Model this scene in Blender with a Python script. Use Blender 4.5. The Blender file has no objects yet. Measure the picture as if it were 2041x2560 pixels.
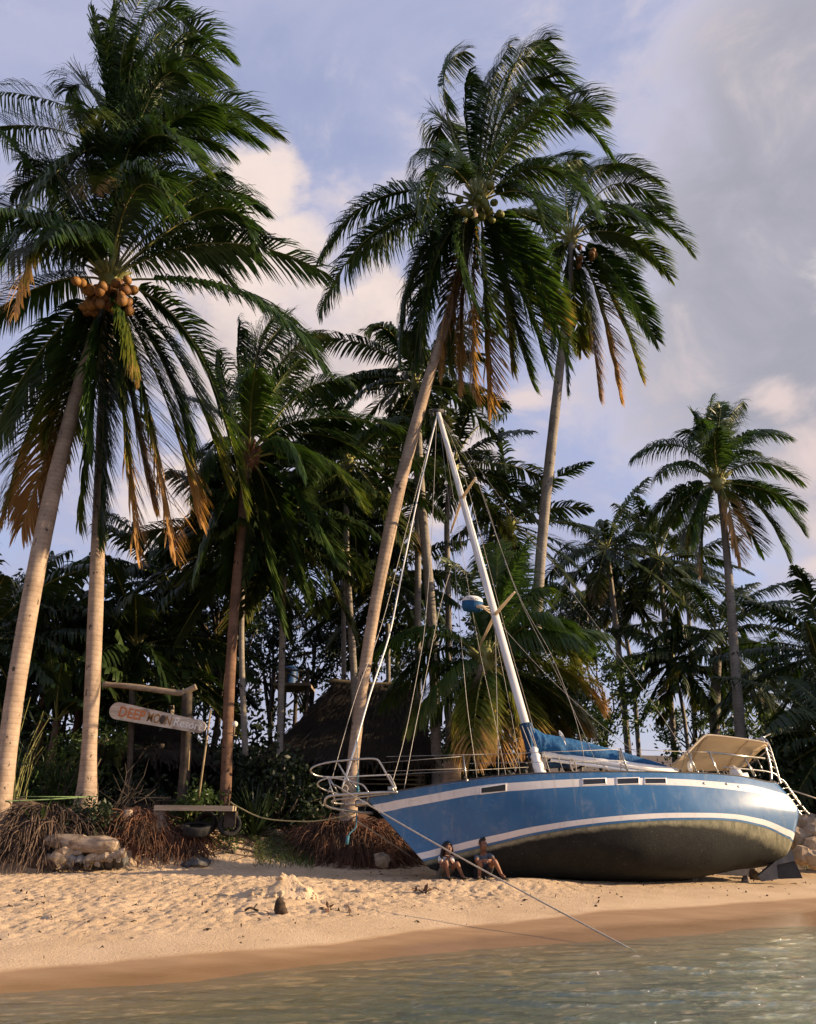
import bpy, math, random
import numpy as np
from mathutils import Vector, Matrix
R = math.radians
random.seed(7); rng = np.random.default_rng(7)
SC = bpy.context.scene; COL = SC.collection

# ------------------------------------------------------------------ camera geometry (source photo is 2041 x 2560)
F, CX, CY, H = 2047.0, 1020.5, 1280.0, 1.6
TH = math.atan((2054 - CY) / F); CT, ST = math.cos(TH), math.sin(TH)
def ray(px, py):
    x = (px - CX) / F; v = (CY - py) / F
    return np.array([x, CT - v * ST, ST + v * CT])
def at(px, py, Y):
    d = ray(px, py); return np.array([0, 0, H]) + d * (Y / d[1])
def proj(P):
    P = np.asarray(P, float); Z = P[..., 2] - H
    d = P[..., 1] * CT + Z * ST; v = -P[..., 1] * ST + Z * CT
    return np.stack([CX + F * P[..., 0] / d, CY - F * v / d], -1)
def mpp(p):                                    # metres per photo pixel at a point
    return (p[1] * CT + (p[2] - H) * ST) / F

# ------------------------------------------------------------------ noise
_L = rng.random((256, 256))
def vnoise(x, y):
    x = np.asarray(x, float); y = np.asarray(y, float)
    xi = np.floor(x).astype(int); yi = np.floor(y).astype(int); fx = x - xi; fy = y - yi
    fx = fx * fx * (3 - 2 * fx); fy = fy * fy * (3 - 2 * fy)
    a = _L[xi & 255, yi & 255]; b = _L[(xi + 1) & 255, yi & 255]; c = _L[xi & 255, (yi + 1) & 255]; d = _L[(xi + 1) & 255, (yi + 1) & 255]
    return (a * (1 - fx) + b * fx) * (1 - fy) + (c * (1 - fx) + d * fx) * fy
def fbm(x, y, o=4):
    s = 0; a = .5
    for k in range(o):
        s = s + a * vnoise(x * 2 ** k + 17.3 * k, y * 2 ** k + 5.1 * k); a *= .5
    return s

# ------------------------------------------------------------------ mesh collecting
class MB:
    def __init__(s): s.v = []; s.f = []; s.m = []; s.n = 0; s.att = []
    def add(s, v, f, m=0, a=0.0):
        v = np.asarray(v, float).reshape(-1, 3)
        s.v.append(v); s.f += [tuple(i + s.n for i in q) for q in f]; s.m += [m] * len(f)
        s.att.append(np.full(len(v), a) if np.isscalar(a) else np.asarray(a, float)); s.n += len(v); return s
    def tube(s, pts, r, n=8, m=0, cap=True, a=0.0):
        P = np.asarray(pts, float); k = len(P); r = np.full(k, r) if np.isscalar(r) else np.asarray(r, float)
        T = np.gradient(P, axis=0); T /= np.linalg.norm(T, axis=1)[:, None] + 1e-9
        u = np.cross(T[0], [0, 0, 1.0]);
        if np.linalg.norm(u) < .1: u = np.cross(T[0], [0, 1.0, 0])
        u /= np.linalg.norm(u); V = []
        for i in range(k):
            u = u - T[i] * (u @ T[i]); u /= np.linalg.norm(u) + 1e-9; w = np.cross(T[i], u)
            an = np.arange(n) * 2 * math.pi / n
            V.append(P[i] + r[i] * (np.cos(an)[:, None] * u + np.sin(an)[:, None] * w))
        f = [(i * n + j, i * n + (j + 1) % n, (i + 1) * n + (j + 1) % n, (i + 1) * n + j) for i in range(k - 1) for j in range(n)]
        if cap: f += [tuple(range(n - 1, -1, -1)), tuple(range((k - 1) * n, k * n))]
        return s.add(np.concatenate(V), f, m, a)
    def grid(s, G, m=0, a=0.0, closev=False):
        G = np.asarray(G, float); A, B = G.shape[:2]; f = []
        for i in range(A - 1):
            for j in range(B if closev else B - 1):
                f.append((i * B + j, i * B + (j + 1) % B, (i + 1) * B + (j + 1) % B, (i + 1) * B + j))
        return s.add(G.reshape(-1, 3), f, m, a)
    def box(s, c, sz, ax=None, m=0):
        ax = np.eye(3) if ax is None else np.asarray(ax, float)
        q = np.array([[x, y, z] for x in (-.5, .5) for y in (-.5, .5) for z in (-.5, .5)]) * np.asarray(sz)
        return s.add(np.asarray(c) + q @ ax, [(0, 1, 3, 2), (4, 6, 7, 5), (0, 4, 5, 1), (2, 3, 7, 6), (0, 2, 6, 4), (1, 5, 7, 3)], m)
    def ball(s, c, r, nu=12, nv=8, m=0, jit=0.0, ax=None, seed=0):
        r = np.full(3, r) if np.isscalar(r) else np.asarray(r, float)
        g = []
        for i in range(nv + 1):
            t = math.pi * i / nv
            g.append([[math.sin(t) * math.cos(p), math.sin(t) * math.sin(p), math.cos(t)] for p in np.arange(nu) * 2 * math.pi / nu])
        g = np.array(g)
        if jit:
            n = fbm(g[..., 0] * 1.7 + seed * 3.1 + 9, g[..., 1] * 1.7 + g[..., 2] * 2.3 + seed, 4) - .45
            g = g * (1 + jit * 2 * n[..., None])
        g = g * r
        if ax is not None: g = g @ np.asarray(ax, float)
        return s.grid(np.asarray(c) + g, m, closev=True)
    def verts(s): return np.concatenate(s.v)

def smoothpath(pts, n=24):
    P = np.asarray(pts, float); t = np.arange(len(P)); u = np.linspace(0, len(P) - 1, n); out = []
    for q in u:
        i = min(int(q), len(P) - 2); f = q - i
        p0, p1, p2, p3 = P[max(i - 1, 0)], P[i], P[i + 1], P[min(i + 2, len(P) - 1)]
        out.append(.5 * (2 * p1 + (p2 - p0) * f + (2 * p0 - 5 * p1 + 4 * p2 - p3) * f * f + (3 * p1 - p0 - 3 * p2 + p3) * f ** 3))
    return np.array(out)

def tag(o, label=None, cat=None, group=None, kind=None):
    for k, v in (('label', label), ('category', cat), ('group', group), ('kind', kind)):
        if v: o[k] = v
    return o
def thing(name, label, cat, loc, group=None):
    o = bpy.data.objects.new(name, None); COL.objects.link(o); o.location = tuple(loc); o.empty_display_size = .2
    return tag(o, label, cat, group)
def rootloc(o):
    while o.parent: o = o.parent
    return np.array(o.location)
def obj(name, mb, mats, parent=None, loc=(0, 0, 0), smooth=True, att=None):
    if not isinstance(mats, (list, tuple)): mats = [mats]
    me = bpy.data.meshes.new(name); org = rootloc(parent) if parent is not None else np.asarray(loc, float)
    V = mb.verts() - org
    me.from_pydata(V.tolist(), [], mb.f)
    for m in mats: me.materials.append(m)
    me.polygons.foreach_set('material_index', mb.m)
    if smooth: me.polygons.foreach_set('use_smooth', [True] * len(mb.f))
    if att:
        a = me.attributes.new(att, 'FLOAT', 'POINT'); a.data.foreach_set('value', np.concatenate(mb.att))
    me.update()
    o = bpy.data.objects.new(name, me); COL.objects.link(o)
    if parent is not None: o.parent = parent
    else: o.location = tuple(org)
    return o
def solo(name, mb, mats, label, cat, loc, group=None, kind=None, smooth=True, att=None):
    return tag(obj(name, mb, mats, None, loc, smooth, att), label, cat, group, kind)

# ------------------------------------------------------------------ materials
class NT:
    def __init__(s, nt): s.t = nt; s.n = nt.nodes; s.l = nt.links
    def node(s, typ, ins=None, **kw):
        n = s.n.new(typ)
        for k, v in kw.items(): setattr(n, k, v)
        for k, v in (ins or {}).items():
            if isinstance(v, bpy.types.NodeSocket): s.l.new(v, n.inputs[k])
            else: n.inputs[k].default_value = v
        return n
    def math(s, op, a, b=0.0, c=None, clamp=False):
        d = {0: a, 1: b}
        if c is not None: d[2] = c
        return s.node('ShaderNodeMath', d, operation=op, use_clamp=clamp).outputs[0]
    def mix(s, f, a, b, blend='MIX'):
        n = s.n.new('ShaderNodeMix'); n.data_type = 'RGBA'; n.blend_type = blend; n.clamp_factor = True
        for k, v in ((0, f), (6, a), (7, b)):
            if isinstance(v, bpy.types.NodeSocket): s.l.new(v, n.inputs[k])
            else: n.inputs[k].default_value = (*v, 1) if (k and len(v) == 3) else v
        return n.outputs[2]
    def ramp(s, f, lo, hi, smooth=True):
        return s.node('ShaderNodeMapRange', {0: f, 1: lo, 2: hi, 3: 0.0, 4: 1.0}, interpolation_type='SMOOTHSTEP' if smooth else 'LINEAR').outputs[0]
    def noise(s, vec, scale, detail=4, rough=.55, dist=0.0):
        return s.node('ShaderNodeTexNoise', {'Vector': vec, 'Scale': scale, 'Detail': detail, 'Roughness': rough, 'Distortion': dist}).outputs[0]
    def mapv(s, vec, scale=(1, 1, 1), loc=(0, 0, 0), rot=(0, 0, 0)):
        return s.node('ShaderNodeMapping', {'Vector': vec, 'Scale': scale, 'Location': loc, 'Rotation': rot}).outputs[0]
    def bump(s, h, strength, dist=.02, normal=None):
        d = {'Height': h, 'Strength': strength, 'Distance': dist}
        if normal is not None: d['Normal'] = normal
        return s.node('ShaderNodeBump', d).outputs[0]
def newmat(name):
    m = bpy.data.materials.new(name); m.use_nodes = True; t = NT(m.node_tree)
    b = t.n['Principled BSDF']; co = t.n.new('ShaderNodeTexCoord').outputs['Object']
    return m, t, b, co
def setb(t, b, **kw):
    for k, v in kw.items():
        k = k.replace('_', ' ')
        if isinstance(v, bpy.types.NodeSocket): t.l.new(v, b.inputs[k])
        else: b.inputs[k].default_value = (*v, 1) if isinstance(v, tuple) and len(v) == 3 and k.endswith('Color') else v
def mnoise(name, c1, c2, scale=6, rough=.7, bump=.3, bscale=None, stretch=(1, 1, 1), lo=.35, hi=.65, dist=.02, spec=.3, metal=0.0, c3=None, s3=1.5):
    m, t, b, co = newmat(name); v = t.mapv(co, stretch)
    n = t.noise(v, scale, 5, .6); c = t.mix(t.ramp(n, lo, hi), c1, c2)
    if c3: c = t.mix(t.ramp(t.noise(co, s3, 4, .6), .5, .68), c, c3)
    setb(t, b, Base_Color=c, Roughness=rough, Metallic=metal); b.inputs['Specular IOR Level'].default_value = spec
    if bump: setb(t, b, Normal=t.bump(t.noise(v, bscale or scale * 3, 5, .65), bump, dist))
    return m

def leafmat(name, green, green2, dry, trans=.35, rough=.45, nscale=.9, spec=.4):
    m, t, b, co = newmat(name)
    a = t.node('ShaderNodeAttribute', attribute_name='dry').outputs['Fac']
    n = t.noise(co, nscale, 3, .6)
    c = t.mix(t.ramp(n, .35, .65), green, green2)
    n2 = t.math('ADD', a, t.math('MULTIPLY', t.math('SUBTRACT', t.noise(co, 3.5, 3), .5), .5))
    c = t.mix(t.ramp(n2, .25, .6), c, (green2[0] * 2.6, green2[1] * 1.5, green2[2] * .9))
    c = t.mix(t.ramp(n2, .55, .9), c, dry)
    setb(t, b, Base_Color=c, Roughness=rough); b.inputs['Specular IOR Level'].default_value = spec
    tr = t.node('ShaderNodeBsdfTranslucent', {'Color': t.mix(.5, c, t.mix(1.0, c, (1.25, 1.35, .45), 'MULTIPLY'))})
    mx = t.node('ShaderNodeMixShader', {0: trans, 1: b.outputs[0], 2: tr.outputs[0]})
    t.l.new(mx.outputs[0], t.n['Material Output'].inputs['Surface'])
    return m
M = {}
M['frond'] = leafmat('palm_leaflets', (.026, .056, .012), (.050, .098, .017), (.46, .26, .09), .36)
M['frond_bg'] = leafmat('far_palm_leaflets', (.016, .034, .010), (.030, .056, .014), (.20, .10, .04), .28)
M['rachis'] = mnoise('frond_stalk', (.20, .21, .06), (.30, .27, .09), 3, .5, .15)
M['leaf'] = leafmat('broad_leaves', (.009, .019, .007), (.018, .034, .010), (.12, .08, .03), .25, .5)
M['leaf_lit'] = leafmat('pale_and_sunlit_leaves', (.040, .075, .018), (.07, .11, .024), (.2, .12, .04), .35, .5)  # lighter leaf copy: sunlight painted in for trees and bushes; pale small plants too
M['banana'] = leafmat('banana_leaves', (.025, .05, .016), (.05, .08, .02), (.22, .12, .04), .3, .4)
def trunkmat(name, c1, c2, dark, ring=2.6):
    m, t, b, co = newmat(name)
    w = t.node('ShaderNodeTexWave', {'Vector': t.mapv(co, (.12, .12, 1)), 'Scale': ring, 'Distortion': 2.2, 'Detail': 4, 'Detail Scale': 2.5}, bands_direction='Z').outputs['Fac']
    n = t.noise(co, 2.2, 5, .62); c = t.mix(t.ramp(n, .32, .68), c1, c2)
    c = t.mix(t.math('MULTIPLY', t.ramp(w, .86, .99), .22), c, dark)
    sp = t.noise(t.mapv(co, (1, 1, .6)), 5.5, 3, .7); c = t.mix(t.ramp(sp, .62, .68), c, dark)
    li = t.noise(co, 9, 4, .7); c = t.mix(t.math('MULTIPLY', t.ramp(li, .55, .7), .4), c, (c2[0] * 1.3, c2[1] * 1.32, c2[2] * 1.3))
    h = t.math('ADD', t.math('MULTIPLY', w, -.3), t.math('MULTIPLY', t.noise(co, 22, 5, .7), .7))
    setb(t, b, Base_Color=c, Roughness=.85, Normal=t.bump(h, .5, .02)); b.inputs['Specular IOR Level'].default_value = .2
    return m
M['trunk'] = trunkmat('palm_bark', (.26, .19, .135), (.40, .30, .22), (.06, .045, .035))
M['trunk_brown'] = trunkmat('brown_palm_bark', (.09, .05, .032), (.19, .11, .07), (.03, .02, .014), 2.2)
M['trunk_grey'] = trunkmat('grey_palm_bark', (.19, .165, .14), (.29, .255, .21), (.05, .04, .035))
M['bark'] = mnoise('dark_bark', (.05, .04, .03), (.1, .08, .06), 6, .9, .5)
M['root'] = mnoise('palm_roots', (.06, .036, .024), (.17, .08, .044), 2.0, .9, .3, 20)
M['root_dark'] = mnoise('dry_palm_roots', (.055, .038, .028), (.17, .115, .08), 2.5, .9, .3, 20)
M['coco_brown'] = mnoise('ripe_coconut', (.13, .055, .018), (.25, .125, .035), 2.2, .6, .1)
M['coco_green'] = mnoise('green_coconut', (.12, .14, .03), (.18, .18, .05), 3, .5, .1)
M['wood'] = mnoise('weathered_wood', (.20, .15, .10), (.33, .26, .19), 5, .85, .4, 14, (1, 1, 6))
M['wood_dark'] = mnoise('dark_wood', (.03, .024, .019), (.075, .057, .042), 5, .85, .4, 14)
M['plank'] = mnoise('pale_plank', (.34, .26, .17), (.48, .38, .26), 3, .8, .3, 12, (.4, 3, 6))
M['signboard'] = mnoise('worn_white_signboard', (.42, .36, .29), (.62, .55, .46), 2.2, .75, .3, 10, (.6, 3, 5), c3=(.26, .2, .15), s3=2.6)
M['letter_orange'] = mnoise('orange_lettering', (.46, .15, .05), (.55, .2, .07), 9, .7, .1)
M['letter_ochre'] = mnoise('ochre_lettering', (.26, .125, .035), (.34, .18, .06), 9, .7, .1)
M['letter_white'] = mnoise('white_lettering', (.62, .58, .52), (.78, .75, .7), 9, .7, .1)
M['letter_dark'] = mnoise('dark_lettering', (.05, .04, .03), (.07, .05, .04), 9, .7, .1)
M['thatch'] = mnoise('old_thatch', (.022, .017, .013), (.085, .066, .048), 14, .95, .8, 30, (3, 3, .5), dist=.05)
M['bamboo'] = mnoise('bamboo', (.2, .15, .08), (.3, .22, .12), 4, .6, .1)
M['rubber'] = mnoise('old_tyre_rubber', (.012, .012, .012), (.03, .028, .026), 6, .8, .2)
M['tank'] = mnoise('blue_plastic_tank', (.012, .05, .15), (.02, .07, .2), 2, .45, .05)
M['stone'] = mnoise('beach_stone', (.16, .13, .10), (.36, .29, .22), 3.5, .9, .6, 9, c3=(.2, .15, .1), s3=2)
M['stone_tan'] = mnoise('tan_stone', (.30, .22, .145), (.46, .36, .26), 3.5, .9, .7, 9, c3=(.2, .15, .1), s3=2.5)
M['stone_grey'] = mnoise('grey_stone', (.13, .125, .12), (.26, .25, .235), 4.5, .9, .7, 9)
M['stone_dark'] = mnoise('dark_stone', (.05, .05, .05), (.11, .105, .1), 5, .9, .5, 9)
M['log'] = mnoise('bleached_log', (.22, .16, .11), (.44, .34, .24), 5, .9, .8, 16, (1, 2.5, 2.5), c3=(.16, .11, .075), s3=3.5)
M['rope'] = mnoise('pale_rope', (.36, .31, .25), (.50, .45, .38), 30, .9, .3, 60)
M['rope_yellow'] = mnoise('yellowish_rope', (.3, .26, .12), (.4, .34, .18), 30, .9, .3, 60)
M['rope_blue'] = mnoise('blue_rope', (.035, .13, .18), (.06, .18, .23), 30, .9, .3, 60)
M['rope_green'] = mnoise('green_cord', (.12, .2, .08), (.2, .28, .12), 30, .9, .2, 60)
M['steel'] = mnoise('stainless_tube', (.34, .33, .31), (.45, .43, .40), 8, .28, .05, metal=.85)
M['wire'] = mnoise('rigging_wire', (.24, .22, .2), (.34, .32, .29), 20, .45, 0, metal=.3)
M['mast'] = mnoise('white_mast_paint', (.58, .57, .56), (.68, .67, .66), 1.5, .35, .03, stretch=(1, 1, .3), c3=(.6, .58, .55))
M['white'] = mnoise('white_gelcoat', (.74, .72, .69), (.82, .8, .77), 2, .35, .03)
M['cream'] = mnoise('cream_canvas', (.70, .60, .46), (.78, .68, .53), 3, .8, .15, 40, c3=(.62, .52, .39), s3=1.2)
t_ = NT(M['cream'].node_tree); tr_ = t_.node('ShaderNodeBsdfTranslucent', {'Color': (.8, .68, .5, 1)}); mx_ = t_.node('ShaderNodeMixShader', {0: .4, 1: t_.n['Principled BSDF'].outputs[0], 2: tr_.outputs[0]}); t_.l.new(mx_.outputs[0], t_.n['Material Output'].inputs['Surface'])
M['cover'] = mnoise('blue_canvas', (.007, .072, .19), (.014, .105, .25), 4, .75, .8, 6, dist=.05)
M['cover_dark'] = mnoise('navy_canvas', (.008, .03, .075), (.012, .045, .1), 4, .8, .4, 7)
M['teak'] = mnoise('dark_rail_wood', (.05, .04, .035), (.09, .07, .055), 6, .6, .1)
M['deck'] = mnoise('white_deck', (.6, .58, .54), (.7, .68, .64), 6, .6, .1)
M['glass'] = mnoise('dark_window_glass', (.014, .014, .016), (.022, .022, .024), 3, .12, 0, spec=.5)
M['lamp_globe'] = mnoise('white_globe', (.6, .58, .5), (.68, .66, .58), 3, .4, 0)
M['fender'] = M['white']
M['skin'] = mnoise('brown_skin', (.18, .085, .05), (.23, .11, .066), 14, .5, .05)
M['hair'] = mnoise('black_hair', (.008, .007, .007), (.018, .014, .013), 30, .45, .3, 60)
M['shirt_grey'] = mnoise('grey_blue_shirt', (.07, .085, .105), (.095, .115, .14), 8, .85, .3, 16)
M['shirt_white'] = mnoise('white_shirt', (.5, .5, .5), (.6, .6, .6), 8, .85, .3, 16)
M['shorts_dark'] = mnoise('dark_shorts', (.022, .022, .028), (.035, .035, .042), 8, .9, .3, 16)
M['shorts_beige'] = mnoise('khaki_shorts', (.1, .085, .065), (.14, .12, .09), 8, .9, .3, 16)
M['phone'] = mnoise('dark_phone', (.02, .02, .022), (.03, .03, .032), 8, .3, 0)
M['sole'] = mnoise('dark_sandal', (.02, .018, .016), (.03, .026, .022), 8, .8, 0)
M['eye'] = mnoise('dark_eye', (.01, .008, .007), (.014, .011, .01), 8, .3, 0)
M['husk'] = mnoise('old_coconut_husk', (.03, .02, .014), (.07, .046, .03), 10, .95, .6, 20)
M['soil'] = mnoise('dark_litter', (.05, .036, .025), (.11, .08, .055), 4, .95, .6, 12)
M['grass'] = leafmat('grass_blades', (.06, .09, .02), (.09, .12, .03), (.25, .2, .09), .3)
# ------------------------------------------------------------------ terrain
def zplane(px, py, z):
    d = ray(px, py); return np.array([0, 0, H]) + d * ((z - H) / d[2])
_sh = np.array([zplane(*p, 0)[:2] for p in ((-150, 2496), (0, 2482), (400, 2460), (800, 2414), (1194, 2371), (1572, 2352), (2041, 2308), (2200, 2290))])
_we = np.array([zplane(*p, .13)[:2] for p in ((-150, 2424), (0, 2413), (400, 2386), (800, 2354), (1043, 2323), (1270, 2306), (1504, 2286), (1724, 2272), (2041, 2248), (2200, 2235))])
def _ex(a, x):
    x = np.asarray(x, float); y = np.interp(x, a[:, 0], a[:, 1])
    y = np.where(x > a[-1, 0], a[-1, 1] + (x - a[-1, 0]) * .25, y); return np.where(x < a[0, 0], a[0, 1] + (x - a[0, 0]) * .1, y)
Ysh = lambda x: _ex(_sh, x)
Ywe = lambda x: _ex(_we, x)
_bk = np.array([(-60, 15.5, 1.2), (-12, 17.6, 1.2), (-8, 17.9, 1.0), (-6.4, 18.6, .8), (-5.2, 19.0, 1.0), (-4.2, 19.3, 1.6), (-3.0, 19.5, 2.4), (-2.0, 19.8, 2.0), (-.9, 20.1, 1.0), (1.0, 21.2, 1.2), (4, 22.6, 1.2), (8, 23.0, 1.2), (10.6, 23.3, 1.4), (14, 23.0, 1.5), (40, 26, 2), (90, 30, 2)])
def ground(x, y):
    x = np.asarray(x, float); y = np.asarray(y, float); d = y - Ysh(x)
    beach = np.where(d > 0, .085 * d - .0018 * np.clip(d, 0, 16) ** 2, .10 * d); beach = np.maximum(beach, -1.3)
    yb = np.interp(x, _bk[:, 0], _bk[:, 1]); w = np.interp(x, _bk[:, 0], _bk[:, 2])
    t = np.clip((y - yb) / w, 0, 1); t = t * t * (3 - 2 * t)
    top = 1.52 + np.clip(y - yb - w, 0, 60) * .012
    beach = beach + .125 * np.exp(-((y - 17.75 - .27 * (x - 1)) / .62) ** 2) * np.exp(-((x - 1.6) / 1.7) ** 4)
    return beach * (1 - t) + np.maximum(top, beach) * t
def gnd(px, py):
    Y = 17.0; best = None
    ys = np.linspace(4, 60, 1500); d = ray(px, py); X = d[0] / d[1] * ys; Z = H + d[2] / d[1] * ys
    k = np.argmax(Z <= ground(X, ys)); return np.array([X[k], ys[k], float(ground(X[k], ys[k]))])
def on(p): return np.array([p[0], p[1], float(ground(p[0], p[1]))])
MOUND = gnd(705, 2246); HOLE = gnd(845, 2230)
HULLPTS = []
def roughness(x, y):
    yw = Ywe(x); yb = np.interp(x, _bk[:, 0], _bk[:, 1]); dry = np.clip((y - yw - .9 + .8 * (fbm(x * .8, y * .8 + 40, 3) - .5)) / 1.6, 0, 1)
    right = np.clip((x - 1.5) / 3.0, 0, 1); dry = dry * (1 - .72 * right)
    n1 = fbm(x * 2.6, y * 3.2, 3) - .45; n2 = np.abs(fbm(x * 7 + 9, y * 8.5 + 3, 3) - .47); n3 = fbm(x * 15, y * 17 + 7, 2) - .37
    z = dry * (.045 * n1 - .10 * (.12 - n2) * (n2 < .12) * 4 + .040 * n3)
    bank = np.clip((y - yb + .2) / .6, 0, 1)
    z += bank * .10 * (fbm(x * 1.7 + 3, y * 1.7, 4) - .45)
    z += .012 * (fbm(x * .7, y * .9 + 2, 3) - .45)
    un = np.clip((Ysh(x) - y) / .6, 0, 1); z += un * .010 * np.sin((y - .22 * x + .5 * fbm(x * .9, y * .9, 3)) * 26)
    return z
def axis(segs):
    out = []
    for a, b, st in segs: out += list(np.arange(a, b, st))
    return np.array(out + [segs[-1][1]])
def build_ground():
    xs = axis([(-400, -60, 20), (-60, -16, 2), (-16, -9.4, .3), (-9.4, 12.6, .048), (12.6, 20, .4), (20, 60, 4), (60, 400, 20)])
    ys = axis([(-80, -8, 6), (-8, 5.5, .7), (5.5, 8.6, .12), (8.6, 19.5, .048), (19.5, 24, .12), (24, 40, .8), (40, 90, 5), (90, 500, 30)])
    X, Y = np.meshgrid(xs, ys, indexing='ij'); Z = ground(X, Y) + roughness(X, Y)
    dm = np.hypot((X - MOUND[0]), (Y - MOUND[1]) * 1.0); Z += .05 * np.exp(-(dm / .7) ** 2)
    dh = np.hypot((X - HOLE[0]) / 1.35, (Y - HOLE[1]) / .8); Z += -.16 * np.exp(-(dh / .28) ** 4) + .05 * np.exp(-((dh - .42) / .12) ** 2)
    A, B = X.shape; V = np.stack([X, Y, Z], -1).reshape(-1, 3)
    i = np.arange(A * B).reshape(A, B); Fc = np.stack([i[:-1, :-1], i[1:, :-1], i[1:, 1:], i[:-1, 1:]], -1).reshape(-1, 4)
    me = bpy.data.meshes.new('ground'); me.vertices.add(len(V)); me.vertices.foreach_set('co', V.ravel())
    me.loops.add(Fc.size); me.loops.foreach_set('vertex_index', Fc.ravel().astype(np.int32))
    me.polygons.add(len(Fc)); me.polygons.foreach_set('loop_start', np.arange(0, Fc.size, 4, dtype=np.int32)); me.polygons.foreach_set('use_smooth', np.ones(len(Fc), bool))
    me.update(calc_edges=True); me.validate()
    yb = np.interp(X, _bk[:, 0], _bk[:, 1]); w = np.interp(X, _bk[:, 0], _bk[:, 2])
    wob = .35 * (fbm(X * .9 + 3, Y * .4, 4) - .47) + .10 * (fbm(X * 4, Y * 3, 3) - .45)
    wet = np.clip(.5 - (Y + wob - Ywe(X)) / .22, 0, 1); edge = np.clip(.5 - (Y + wob * .6 - (Ysh(X) * .55 + Ywe(X) * .45)) / .5, 0, 1)
    soil = np.clip((Y - yb - w * .35 + .9 * (fbm(X * 1.3, Y * 1.3, 4) - .5)) / (w * .6 + .5), 0, 1)
    for nm, a in (('wet', wet), ('wetter', edge), ('soil', soil), ('depth', np.clip(-Z, 0, 2))):
        at_ = me.attributes.new(nm, 'FLOAT', 'POINT'); at_.data.foreach_set('value', a.ravel().astype(np.float32))
    m, t, b, co = newmat('beach_sand')
    A_ = lambda n: t.node('ShaderNodeAttribute', attribute_name=n).outputs['Fac']
    n = t.noise(co, 1.1, 5, .6); fine = t.noise(co, 60, 4, .7)
    dry = t.mix(t.ramp(n, .3, .7), (.52, .375, .235), (.62, .46, .30)); dry = t.mix(t.math('MULTIPLY', t.ramp(fine, .5, .72), .35), dry, (.33, .23, .15))
    deb = t.noise(co, 11, 3, .7); dry = t.mix(t.math('MULTIPLY', t.ramp(deb, .64, .70), .6), dry, (.16, .10, .07))
    wetc = t.mix(t.ramp(t.noise(t.mapv(co, (.6, 2, 1)), 1.4, 4, .6), .3, .7), (.30, .185, .10), (.37, .24, .135))
    c = t.mix(A_('wet'), dry, wetc); c = t.mix(t.math('MULTIPLY', A_('wetter'), .5), c, (.27, .16, .075))
    c = t.mix(t.ramp(A_('depth'), .0, .13), c, (.20, .145, .062)); c = t.mix(t.ramp(t.math('ADD', A_('depth'), t.math('MULTIPLY', t.math('SUBTRACT', t.noise(t.mapv(co, (.5, 1.6, 1)), 1.2, 4, .6), .5), .12)), .07, .26), c, (.052, .064, .032))
    so = t.mix(t.ramp(t.noise(co, 2.3, 5, .65), .35, .65), (.055, .042, .03), (.13, .095, .065)); c = t.mix(A_('soil'), c, so)
    rg = t.math('SUBTRACT', .92, t.math('ADD', t.math('MULTIPLY', A_('wet'), .36), t.math('MULTIPLY', A_('wetter'), .42)), clamp=True)
    hb = t.math('MULTIPLY', t.math('ADD', t.noise(co, 24, 5, .7), t.math('MULTIPLY', fine, .4)), t.math('SUBTRACT', 1.0, t.math('MULTIPLY', A_('wet'), .88)))
    setb(t, b, Base_Color=c, Roughness=rg, Normal=t.bump(hb, .7, .04)); b.inputs['Specular IOR Level'].default_value = .35
    me.materials.append(m); o = bpy.data.objects.new('ground', me); COL.objects.link(o); tag(o, kind='structure')

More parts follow.
